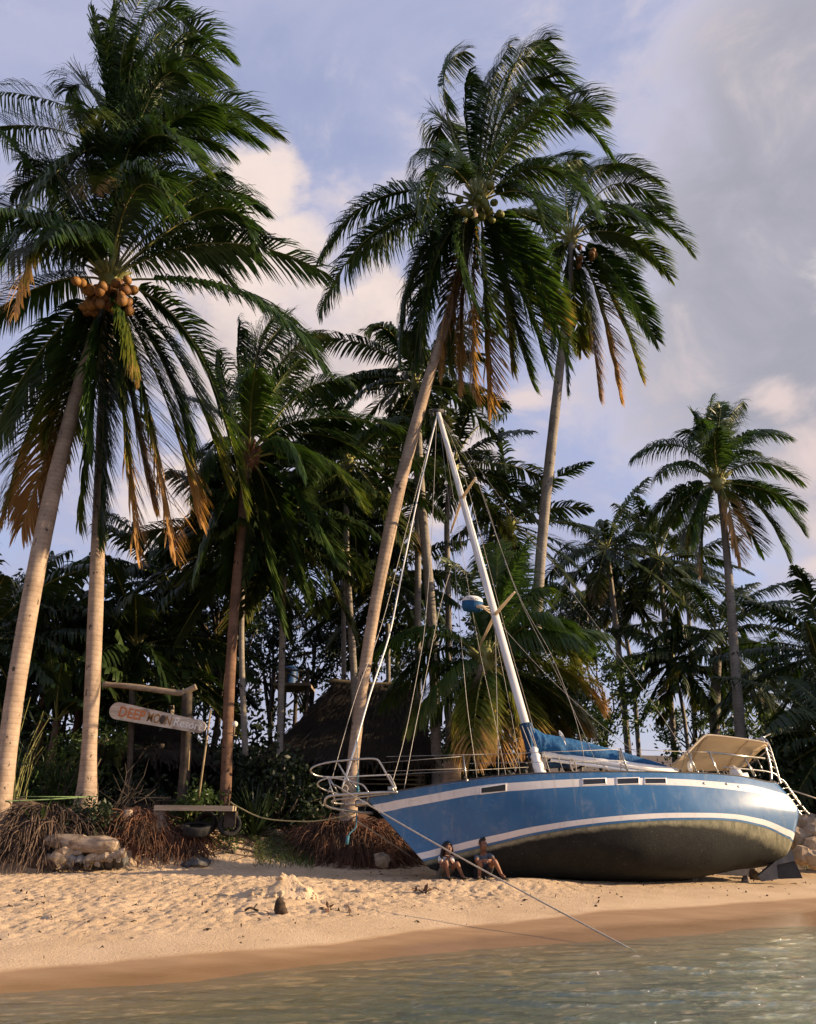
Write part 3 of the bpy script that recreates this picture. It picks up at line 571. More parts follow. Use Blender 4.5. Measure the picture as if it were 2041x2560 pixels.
    # ---- standing rigging
    def wire(pts, r, name='shroud', mat='wire', sag=0.0, n=20):
        P = np.asarray(pts, float)
        if len(P) == 2 and sag: k = np.linspace(0, 1, n); P = P[0] + np.outer(k, P[1] - P[0]) - np.outer(np.sin(math.pi * k), [0, 0, 1]) * sag
        elif len(P) > 2: P = smoothpath(P, n * 2)
        g_ = MB(); g_.tube(P, r, 6); return obj(name, g_, M[mat], boat)
    def chain(pxs, b0_, b1_): return [bpx(*p, b0_ + (b1_ - b0_) * i / (len(pxs) - 1)) for i, p in enumerate(pxs)]
    bowp = bpx(853, 1974, 0)
    wire(chain([(1093, 1040), (1050, 1220), (1000, 1460), (973, 1590), (925, 1738), (886, 1875), (856, 1970)], 0, 0), .021, 'furled_forestay', 'white')
    wire(chain([(1090, 1045), (1020, 1310), (955, 1560), (890, 1740), (820, 1985)], 0, .12), .007, 'forestay')
    wire(chain([(1092, 1045), (1080, 1330), (1063, 1560), (1048, 1660), (1015, 1830), (981, 1958)], .05, .75), .007)
    wire(chain([(1128, 1420), (1100, 1520), (1065, 1690), (1035, 1840), (1011, 1972)], -.1, .45), .007)
    wire(chain([(1098, 1040), (1127, 1300), (1150, 1560), (1168, 1760), (1187, 1900), (1194, 1955)], -.05, -.8), .007)
    wire(chain([(1105, 1060), (1160, 1400), (1196, 1607), (1235, 1790), (1268, 1950)], -.05, -.8), .0055)
    wire(chain([(1238, 1560), (1243, 1760), (1247, 1940)], .0, .6), .007)
    wire(chain([(1230, 1545), (1262, 1700), (1290, 1850), (1302, 1945)], -.05, -.6), .0055)
    wire(chain([(1100, 1038), (1190, 1190), (1287, 1467), (1400, 1700), (1480, 1880), (1500, 1932)], .0, 1.1), .0055)
    wire(chain([(1190, 1190), (1290, 1470), (1380, 1640), (1440, 1800), (1467, 1930)], .9, 1.1), .0055)
    wire(chain([(1100, 1036), (1300, 1310), (1490, 1560), (1690, 1845), (1702, 1930)], .0, .1), .006, 'backstay')
    wire(chain([(1250, 1560), (1400, 1720), (1590, 1880), (1685, 1908)], .0, .3), .007, 'topping_lift')
    wire(chain([(1098, 1040), (1150, 1150), (1260, 1560), (1320, 1770), (1345, 1860)], .1, .15), .0055, 'halyard', 'rope')
    g = MB(); fl = bpx(1398, 1826, .6); g.grid([[fl + BA * (i * .03) - np.array([0, 0, 1]) * (j * .03 + .018 * i * i * .5) + np.array([0, .02 * math.sin(i * 1.3 + j), 0]) for j in range(5)] for i in range(6)]); obj('pennant', g, M['shirt_white'], boat)
    # ---- bow pulpit, platform
    def tubez(pts, r, conv, n=40, mb_=None, smooth=True):
        P = [bpx(*conv(x, y), b) for x, y, b in pts]; P = smoothpath(P, n) if smooth else P; (mb_ or g).tube(P, r, 8)
    g = MB()
    tubez([(690, 365, .42), (625, 255, .41), (575, 165, .40), (535, 136, .38), (400, 140, .33), (250, 155, .24), (150, 174, .15), (92, 198, .06), (77, 225, 0), (110, 253, -.1), (200, 267, -.2), (330, 265, -.28), (480, 258, -.36), (640, 250, -.44)], .021, Z3)
    tubez([(640, 250, -.44), (668, 300, -.46), (690, 352, -.48)], .02, Z3, 12)
    tubez([(490, 375, .3), (462, 335, .29), (430, 315, .27), (330, 290, .22), (240, 273, .16), (170, 282, .1), (132, 305, .03), (130, 330, -.02), (180, 360, -.1), (280, 388, -.2)], .018, Z3)
    for a_, b_ in (((270, 160, .24), (400, 380, .2)), ((212, 275, .14), (280, 390, .05)), ((200, 266, -.2), (262, 470, -.25)), ((340, 266, -.28), (430, 372, -.3))): tubez([a_, b_], .018, Z3, 4, smooth=False)
    obj('bow_pulpit', g, M['steel'], boat)
    g = MB()
    tubez([(700, 373, .36), (560, 378, .33), (350, 391, .22), (240, 398, .13), (195, 413, .05), (180, 440, 0), (186, 468, -.06), (230, 488, -.14), (330, 505, -.24), (430, 518, -.33), (520, 526, -.4)], .03, Z3)
    tubez([(640, 385, .3), (400, 412, .18), (250, 430, .02), (235, 450, -.03), (330, 462, -.16), (480, 470, -.3)], .02, Z3)
    for a_, b_ in (((350, 391, .2), (300, 500, -.22)), ((500, 382, .28), (460, 520, -.36)), ((250, 400, .12), (235, 488, -.15)), ((420, 388, .22), (440, 470, -.28))): tubez([a_, b_], .016, Z3, 4, smooth=False)
    obj('bow_platform', g, M['steel'], boat)
    g = MB(); pq = [bpx(*Z3(*p), b) for p, b in (((700, 372), .2), ((785, 370), .25), ((785, 395), .25), ((695, 412), .2))]; g.add(pq + [p - BN * .1 for p in pq], [(0, 1, 2, 3), (7, 6, 5, 4), (0, 4, 5, 1), (2, 6, 7, 3), (1, 5, 6, 2), (0, 3, 7, 4)]); obj('bow_plate', g, M['steel'], boat, smooth=False)
    g = MB(); c = bpx(*Z3(450, 452), -.05); g.box(c, (.3, .12, .12), [BA, BN, BU]); obj('anchor_windlass', g, M['steel'], boat)
    g = MB(); c2 = bpx(*Z3(320, 355), 0); an = np.linspace(0, 25, 60); g.tube([c2 + BA * math.cos(q) * .06 + BU * math.sin(q) * .07 + BN * .003 * q for q in an], .012, 5); obj('rope_coil', g, M['rope'], boat)
    g = MB(); c3 = bpx(*Z3(655, 352), .3); g.box(c3, (.14, .1, .1), [BA, BN, BU]); obj('cleat', g, M['steel'], boat)
    g = MB(); tubez([(410, 380, .1), (416, 250, .1), (412, 100, .05), (408, -30, 0)], .008, Z3); g.ball(bpx(*Z3(413, 358), .1), (.04, .04, .09)); obj('blue_line', g, M['rope_blue'], boat)
    g = MB(); tubez([(408, 525, 0), (404, 590, .02), (398, 630, .02), (360, 668, .03), (342, 700, .02), (335, 745, 0)], .014, Z3); g.tube([bpx(*Z3(345, 690), .02), bpx(*Z3(336, 748), 0)], .035, 6); obj('hanging_bow_rope', g, M['rope_blue'], boat)
    # ---- stanchions, lifelines
    rb = .86
    for (x0, y0), (x1, y1), b0_ in ((Z3(1197, 290), Z3(1170, 110), .86), (Z4(700, 392), Z4(655, 262), 1.15), (Z4(1075, 392), Z4(1020, 280), 1.1), (Z4(1190, 402), Z4(1138, 284), 1.02), (Z4(1385, 412), Z4(1332, 315), .9)):
        g = MB(); g.tube([bpx(x0, y0 + 3, b0_), bpx(x1, y1, b0_)], .016, 8); g.ball(bpx(x0, y0, b0_), .03, 8, 6); obj('stanchion', g, M['steel'], boat)
    for a_, b_, n_ in (((575, 165, .4), (1170, 118, .86), 3), ((600, 225, .4), (1183, 205, .86), 3), ((640, 250, -.44), (1640, 195, -1.0), 3), ((620, 120, -.5), (1640, 95, -1.0), 3)):
        g = MB(); tubez([a_, b_], .006, Z3, 3, smooth=False); obj('lifeline', g, M['wire'], boat)
    for a_, b_ in (((-170, 300, .86), (660, 268, 1.15)), ((660, 268, 1.15), (1022, 282, 1.1)), ((-165, 345, .86), (680, 330, 1.15)), ((1022, 282, 1.1), (1138, 284, 1.02))):
        g = MB(); tubez([a_, b_], .006, Z4, 3, smooth=False); obj('lifeline', g, M['wire'], boat)
    # ---- stern: rails, arch, ladder, awning
    g = MB(); tubez([(1115, 282, 1.02), (1440, 318, .85)], .022, Z4, 4, smooth=False); tubez([(1215, 366, 1.0), (1470, 392, .8), (1520, 440, .7)], .018, Z4, 8); tubez([(1138, 284, 1.0), (1190, 400, 1.0)], .018, Z4, 3, smooth=False); tubez([(1330, 315, .9), (1390, 410, .9)], .018, Z4, 3, smooth=False); obj('stern_rail', g, M['steel'], boat)
    g = MB(); L1 = [(1395, 215, .5), (1430, 218, .6), (1450, 280, .62), (1470, 360, .64), (1476, 445, .66)]; L2 = [(1420, 200, .2), (1455, 230, .3), (1490, 330, .35), (1510, 400, .38), (1525, 455, .4)]
    tubez(L1, .028, Z4); tubez(L2, .028, Z4)
    for k in ((1445, 262, .62, 1475, 285, .32), (1452, 290, .62, 1482, 310, .33), (1462, 320, .63, 1490, 335, .35), (1470, 360, .64, 1500, 372, .36), (1473, 395, .65, 1512, 405, .38)): tubez([k[:3], k[3:]], .016, Z4, 3, smooth=False)
    tubez([(1400, 220, .3), (1470, 185, .1)], .02, Z4, 3, smooth=False); tubez([(1430, 218, .6), (1300, 370, -.6), (1270, 395, -.65)], .02, Z4, 6, smooth=False); tubez([(1450, 280, .6), (1330, 372, -.6)], .018, Z4, 3, smooth=False); tubez([(1395, 310, .1), (1435, 395, .2)], .014, Z4, 3, smooth=False)
    obj('stern_arch', g, M['steel'], boat)
    g = MB()
    l1 = [(1490, 440, .35), (1560, 520, .25), (1640, 628, .15)]; l2 = [(1525, 432, .15), (1550, 448, .1), (1610, 540, -.0), (1682, 622, -.1)]
    tubez(l1, .02, Z4); tubez(l2, .02, Z4); tubez([(1500, 470, .4), (1560, 560, .35), (1600, 600, .3)], .018, Z4); tubez([(1540, 440, .0), (1600, 515, -.1), (1668, 615, -.2)], .014, Z4)
    for k in range(6): f = k / 5.5; tubez([(1500 + 135 * f, 455 + 168 * f, .34 - .18 * f), (1545 + 130 * f, 445 + 170 * f, .1 - .18 * f)], .014, Z4, 3, smooth=False)
    obj('boarding_ladder', g, M['steel'], boat)
    g = MB(); ne = [bpx(*Z4(*p), b) for p, b in (((918, 392), -.75), ((1020, 290), .4), ((1075, 232), .75), ((1112, 200), .88), ((1128, 193), .92))]
    nA = smoothpath([bpx(*Z4(*p), .95) for p in ((1005, 305), (1060, 245), (1105, 202), (1135, 193), (1220, 201), (1320, 214), (1400, 226), (1455, 239))], 30)
    fA = smoothpath([bpx(*Z4(*p), -.95) for p in ((908, 398), (935, 392), (990, 388), (1040, 385), (1120, 384), (1200, 382), (1270, 378), (1330, 360))], 30)
    G = []
    for k in range(30): G.append([nA[k] * (1 - f) + fA[k] * f + BU * .05 * math.sin(math.pi * f) - BU * .02 * math.sin(6 * math.pi * f) * .3 for f in np.linspace(0, 1, 14)])
    G = np.array(G); g.grid(G); g.grid(G[:, ::-1] + BU * .025); aw = obj('cockpit_awning', g, M['cream'], boat)
    g = MB(); g.tube(nA + BN * .01, .026, 8); g.tube(fA, .02, 8)
    for k in (0, 11, 22, 29): g.tube(G[k] - BU * .025, .018, 6)
    obj('awning_frame', g, M['cream'], aw)
    g = MB(); g.tube([bpx(*Z4(540 + 500, 388), .4), bpx(*Z4(1037, 290), .4)], .03, 8); g.ball(bpx(*Z4(1030, 360), .4), (.05, .05, .12)); obj('winch_post', g, M['white'], boat)
    for p, b, r_ in (((1095, 392), .6, .07), ((1210, 397), .6, .06), ((985, 389), .6, .04)): g = MB(); g.tube([bpx(*Z4(*p), b) - BU * .08, bpx(*Z4(*p), b) + BU * .02, bpx(*Z4(*p), b) + BU * .03], [r_, r_ * .8, r_ * .9], 12); obj('winch', g, M['stone_dark'], boat)
    g = MB(); c = bpx(*Z4(1280, 395), .55); g.tube([c - BU * .1, c + BU * .05, c + BU * .16], [.16, .13, .02], 12); g.box(c + BA * .05 - BU * .1, (.4, .2, .1), [BA, BN, BU]); obj('helm_pedestal', g, M['white'], boat)
    # ---- rudder and prop skeg
    g = MB(); rp = [at(*Z4(*p), 20.0) for p in ((1500, 895), (1600, 875), (1643, 968), (1510, 972))]; nb = np.array([.1, 1.0, .05]) * .05
    g.add(np.array(rp) - nb, [(0, 1, 2, 3)]); g.add(np.array(rp) + nb, [(3, 2, 1, 0)])
    for k in range(4): j = (k + 1) % 4; g.add([rp[k] - nb, rp[k] + nb, rp[j] + nb, rp[j] - nb], [(0, 1, 2, 3)])
    m2 = mnoise('dark_rudder_paint', (.02, .022, .026), (.035, .038, .042), 3, .6, .1); obj('rudder', g, m2, boat, smooth=False)
    g = MB(); rp = [at(*Z4(*p), 19.95) for p in ((1400, 955), (1530, 845), (1575, 800), (1600, 872), (1500, 895), (1508, 972), (1420, 985))]; nb = np.array([.1, 1, .05]) * .07; n_ = len(rp)
    g.add(np.array(rp) - nb, [tuple(range(n_))]); g.add(np.array(rp) + nb, [tuple(range(n_ - 1, -1, -1))])
    for k in range(n_): j = (k + 1) % n_; g.add([rp[k] - nb, rp[k] + nb, rp[j] + nb, rp[j] - nb], [(0, 1, 2, 3)])
    obj('skeg', g, mnoise('grey_skeg_paint', (.10, .105, .11), (.16, .16, .155), 3, .6, .1), boat, smooth=False)
    globals()['BOAT_NEAR'] = near
    # ---- ropes that are tied to it
    A_ = bpx(830, 1958, .0); B_ = zplane(1592, 2381, -.06); k = np.linspace(0, 1, 40); P = A_ + np.outer(k, B_ - A_); P[:, 2] -= .05 * np.sin(math.pi * k)
    # keep the rope over the pixels of the photo: bow roller, then straight to the water
    g = MB(); g.tube(P, .013, 7); solo('mooring_rope', g, M['rope'], 'pale mooring rope running from the bow down over the sand into the water', 'rope', P[-1])
    P = np.array([bpx(*Z3(395, 527), -.2), at(*Z3(180, 573), 18.4), at(*Z3(0, 584), 18.6), at(660, 2046, 18.9), at(600, 2020, 19.2), at(575, 2005, 19.4)]); g = MB(); g.tube(smoothpath(P, 30), .014, 6); solo('bow_line', g, M['rope_yellow'], 'yellowish line from under the bow to the bank on the left', 'rope', P[-1])
    P = np.array([bpx(*Z3(300, 510), -.2), at(*Z3(500, 640), 18.6), at(*Z3(700, 770), 19.0), at(*Z3(860, 880), 19.3)]); g = MB(); g.tube(P, .012, 6); solo('slack_line', g, M['rope'], 'thin dark slack line dropping from the bow beside the stem', 'rope', P[-1])
    P = np.array([bpx(*Z4(1590, 492), .2), at(*Z4(1719, 535), 20.8), at(2120, 2030, 21.5)]); g = MB(); g.tube(P, .016, 6); solo('stern_line', g, M['rope'], 'pale rope running from the stern off to the right', 'rope', P[-1])
    return boat
# ------------------------------------------------------------------ palms
WIND = np.array([.42, .06, 0])
def frond_mesh(g, P0, P1, P2, n=110, lmax=1.25, dry=0.0, drytip=.0, wid=.05, wind=1.0, seed=0, stalk=.045, petiole=.14, ragged=.05, droop=1.0, m_leaf=0, m_st=1, lift=.35):
    r_ = np.random.default_rng(seed); P0, P1, P2 = (np.asarray(p, float) for p in (P0, P1, P2))
    cp = lambda t: (1 - t)[:, None] ** 2 * P0 + 2 * ((1 - t) * t)[:, None] * P1 + (t ** 2)[:, None] * P2
    tg = lambda t: 2 * (1 - t)[:, None] * (P1 - P0) + 2 * t[:, None] * (P2 - P1)
    tt = np.linspace(0, 1, 12); g.tube(cp(tt), stalk * (1 - .88 * tt ** .8), 4, m_st, False, dry)
    t = np.concatenate([np.linspace(petiole, 1, n)] * 2) + r_.normal(0, .004, 2 * n); t = np.clip(t, petiole, 1)
    side = np.concatenate([np.ones(n), -np.ones(n)]); keep = r_.random(2 * n) > ragged
    for _ in range(r_.integers(1, 5)): gc = r_.uniform(.3, 1); keep &= ~((np.abs(t - gc) < r_.uniform(.006, .022)) & (side == r_.choice([-1, 1])))
    dry = min(1, dry + max(0, r_.normal(.03, .08))); t = t[keep]; side = side[keep]; N = len(t)
    C = cp(t); T = tg(t); T /= np.linalg.norm(T, axis=1)[:, None]
    up = np.array([0, 0, 1.0]); hv = P2 - P0; hv = hv * [1, 1, 0]; hn = np.linalg.norm(hv)
    S0 = np.cross(hv / hn, up) if hn > .3 else np.array([r_.normal(), r_.normal(), 0]) ; S0 = S0 / np.linalg.norm(S0); tw = r_.normal(0, .28); S0 = S0 * math.cos(tw) + np.cross(S0, (P2 - P0) / np.linalg.norm(P2 - P0)) * math.sin(tw)
    S = S0 - T * (T @ S0)[:, None]; S /= np.linalg.norm(S, axis=1)[:, None]; Nn = np.cross(S, T); 
    Nn *= np.sign(Nn[:, 2:3] + 1e-6) if hn > .3 else 1
    u = (t - petiole) / (1 - petiole)
    prof = np.clip(.5 + 1.6 * u, 0, 1) * np.clip(1.40 - u ** 2.6, .42, 1)
    Lf = lmax * prof * r_.uniform(.85, 1.1, N)
    al = np.radians(24 + 30 * u + 16 * np.clip(-T[:, 2], 0, 1) + r_.normal(0, 4, N)); rise = lift * (1 - .5 * u)[:, None] + r_.normal(0, .08, (N, 1))
    d = S * side[:, None] * np.cos(al)[:, None] + T * np.sin(al)[:, None] + Nn * rise; d /= np.linalg.norm(d, axis=1)[:, None]
    gv = (np.array([0, 0, -1.0]) + WIND * wind); gr = r_.uniform(.75, 1.25, N) * droop * 1.55 * (1 - .78 * np.clip(-T[:, 2], 0, 1))
    W = T * .8 + Nn * .35 - d * ((T * .8 + Nn * .35) * d).sum(1)[:, None]; W /= np.linalg.norm(W, axis=1)[:, None] + 1e-9
    pts = [C]; cur = C; dd = d
    for f in (.3, .35, .35):
        cur = cur + dd * (Lf * f)[:, None]; pts.append(cur); dd = dd + gv * (gr * .62)[:, None]; dd = dd / np.linalg.norm(dd, axis=1)[:, None]
    ws = (.7, 1.0, .85, .12); V = []
    for p, w in zip(pts, ws): V += [p - W * (wid * .5 * w), p + W * (wid * .5 * w)]
    V = np.stack(V, 1)     # N,8,3
    f = [(k * 8 + a, k * 8 + a + 1, k * 8 + a + 3, k * 8 + a + 2) for k in range(N) for a in (0, 2, 4)]
    da = np.clip(dry + drytip * (u - .3) * 1.9 + r_.normal(0, .05, N), 0, 1)[:, None] + np.array([0, 0, .02, .02, .06, .06, .12, .12]) * (1 + 2 * dry)
    g.add(V.reshape(-1, 3), f, m_leaf, np.clip(da, 0, 1).ravel())

def trunk_mesh(g, pts, n=40, flare=1.0, nseg=14, seed=0, m=0):
    """pts: (px, py, Y, width in photo pixels)"""
    P = np.array([at(p[0], p[1], p[2]) for p in pts]); r = np.array([p[3] * .5 * mpp(q) for p, q in zip(pts, P)])
    if pts[0][1] > 1950: P[0][2] = min(P[0][2], float(ground(P[0][0], P[0][1])) - .1)
    S = smoothpath(np.column_stack([P, r]), n); rr = S[:, 3].copy(); L = np.r_[0, np.cumsum(np.linalg.norm(np.diff(S[:, :3], axis=0), axis=1))]
    rr *= 1 + .010 * np.sin(L * 2 * math.pi / .19 + 3 * fbm(L * .6, L * 0 + seed, 2)) + .07 * (fbm(L * 1.2, L * 0 + seed * 3 + 4, 3) - .45)
    g.tube(S[:, :3], rr, nseg, m); return P
def coconut(name, c, r, mat, parent, seed):
    g = MB(); r_ = np.random.default_rng(seed); ax = np.linalg.qr(r_.normal(size=(3, 3)))[0]; g.ball(c, (r, r, r * 1.18), 10, 7, ax=ax); top = np.array(c) + ax[2] * r * 1.15; g.ball(top, (r * .3, r * .3, r * .12), 6, 4, ax=ax); return obj(name, g, mat, parent)

def auto_tip(c, mid, tip, Lf, sg, r_):
    """photo pixels of a frond's middle and tip; depth follows from a frond's usual length"""
    c = np.asarray(c); m0 = at(*mid, c[1]); t0 = at(*tip, c[1]); pl = np.linalg.norm(t0 - c)
    dz = math.sqrt(max((Lf * .92) ** 2 - pl ** 2, .15)) * sg; dz = max(-.75 * Lf, min(.75 * Lf, dz))
    m1 = at(*mid, c[1] + dz * .5); t1 = at(*tip, c[1] + dz); return m1 * 1.4 - (c + t1) * .2, t1
def hero_palm(name, label, trunk, crown, fronds, Lf=4.8, seed=0, nuts=None, extra=8, tmat='trunk', lmax=1.5, fill_el=(-55, 75), wind=1.0, n=118, root=None, stub=True, group='coconut palms along the beach', wid=.054, leaf='frond', parts=True, dryfill=.12):
    """fronds: (mid px, tip px, side of the crown -1 near .. 1 far, dry, drytip)"""
    r_ = np.random.default_rng(seed); base = on(at(trunk[0][0], trunk[0][1], trunk[0][2])); t = thing(name, label, 'palm tree', base, group)
    g = MB(); c = at(*crown); trunk_mesh(g, list(trunk), 46, seed=seed); obj('trunk', g, M[tmat], t)
    lst = []
    for q in fronds:
        mid, tip, sg = q[:3]; dry = q[3] if len(q) > 3 else .02; dt = q[4] if len(q) > 4 else .12
        P1, P2 = auto_tip(c, mid, tip, Lf, sg if abs(sg) <= 1 else 1, r_); lst.append((P1, P2, dry, dt))
    for k in range(extra):
        az = k * 2.39996 + seed; el = R(fill_el[0] + (fill_el[1] - fill_el[0]) * (k + .5) / extra); h = np.array([math.cos(az), math.sin(az), 0]); L = Lf * r_.uniform(.75, .95)
        P1 = c + h * L * .5 * math.cos(el) + np.array([0, 0, L * .5 * math.sin(el)]); e2 = el - R(48 if el > 0 else 25)
        P2 = P1 + h * L * .5 * math.cos(e2) + np.array([0, 0, L * .5 * math.sin(e2)]) + WIND * .5 * wind
        lst.append((P1, P2, r_.uniform(0, .12) + (dryfill if el < -.5 else 0), .3 if el < -.3 else .05))
    allg = MB()
    for i, (P1, P2, dry, dt) in enumerate(lst):
        gg = MB() if parts else allg
        L = np.linalg.norm(P1 - c) + np.linalg.norm(P2 - P1); b0 = c + (P1 - c) / np.linalg.norm(P1 - c) * .12 + np.array([0, 0, -.1 * (P2[2] < c[2])])
        steep = abs(P2[2] - c[2]) / (L + .01)
        frond_mesh(gg, b0, P1, P2, n=max(26, int(n * min(1, L / Lf + .15) * (1.35 if P2[2] < c[2] - 1.5 else 1))), lmax=lmax * min(1, .55 + .45 * L / Lf), dry=dry, drytip=dt, seed=seed * 101 + i, wind=wind * r_.uniform(.7, 1.3), wid=wid, droop=r_.uniform(.7, 1.15) * (1.25 if P2[2] < c[2] else .9), ragged=.04 + .1 * (dry > .3))
        if parts: obj('frond', gg, [M[leaf], M['rachis']], t, att='dry')
    if not parts: obj('crown', allg, [M[leaf], M['rachis']], t, att='dry')
    if stub:
        g = MB(); g.ball(c + [0, 0, -.05], (.26, .26, .42), 12, 8, jit=.5, seed=seed)
        for k in range(14):
            a = k * 2.4; d = np.array([math.cos(a), math.sin(a), .2 + .6 * r_.random()]); g.tube([c - [0, 0, .25], c + d * .3, c + d * .55 + [0, 0, .05]], [.09, .06, .03], 5)
        obj('frond_bases', g, M['rachis'] if tmat != 'trunk_brown' else M['root'], t)
    if nuts:
        cnt, rad, mt, spread, pc = nuts; cc = at(pc[0], pc[1], crown[2] - .35)
        for k in range(cnt):
            a = r_.uniform(0, 6.28); q = np.array([(r_.random() - .5) * 2 * spread[0], -.15 - abs(r_.normal(0, .32)), (r_.random() - .5) * 2 * spread[1]]); coconut('coconut', cc + q, rad * r_.uniform(.85, 1.12), M[mt], t, seed * 50 + k)
    return t
def rootmass(parent, c, rx, ry, h, n, mat, seed, length=.9, lean=(0, 0), name='root_mass'):
    """skirt of hanging roots round a mound"""
    r_ = np.random.default_rng(seed); g = MB(); g.ball(c + np.array([0, 0, -.1]), (rx * .86, ry * .86, h * .95), 20, 10, jit=.25, seed=seed)
    for k in range(int(n * 1.5)):
        a = r_.uniform(math.pi * .95, math.pi * 2.05) if r_.random() < .85 else r_.uniform(0, 6.28); e = r_.uniform(.0, 1.25); d = np.array([math.cos(a) * math.cos(e) * rx, math.sin(a) * math.cos(e) * ry, math.sin(e) * h])
        p = c + d * .84; out = np.array([math.cos(a), math.sin(a), 0]); L = length * r_.uniform(.35, 1.0); pts = [p]; dr = out * .8 + np.array([0, 0, .12]) + r_.normal(0, .28, 3); dr /= np.linalg.norm(dr)
        for s in range(5):
            p = p + dr * L / 5; zz = float(ground(p[0], p[1])) + .01
            if p[2] < zz: p[2] = zz
            pts.append(p); dr = dr + np.array([lean[0], lean[1], -.52]) + r_.normal(0, .16, 3); dr /= np.linalg.norm(dr)
        g.tube(pts, np.linspace(.013, .004, 6) * r_.uniform(.5, 1.6), 4, cap=False)
    return obj(name, g, M[mat], parent)

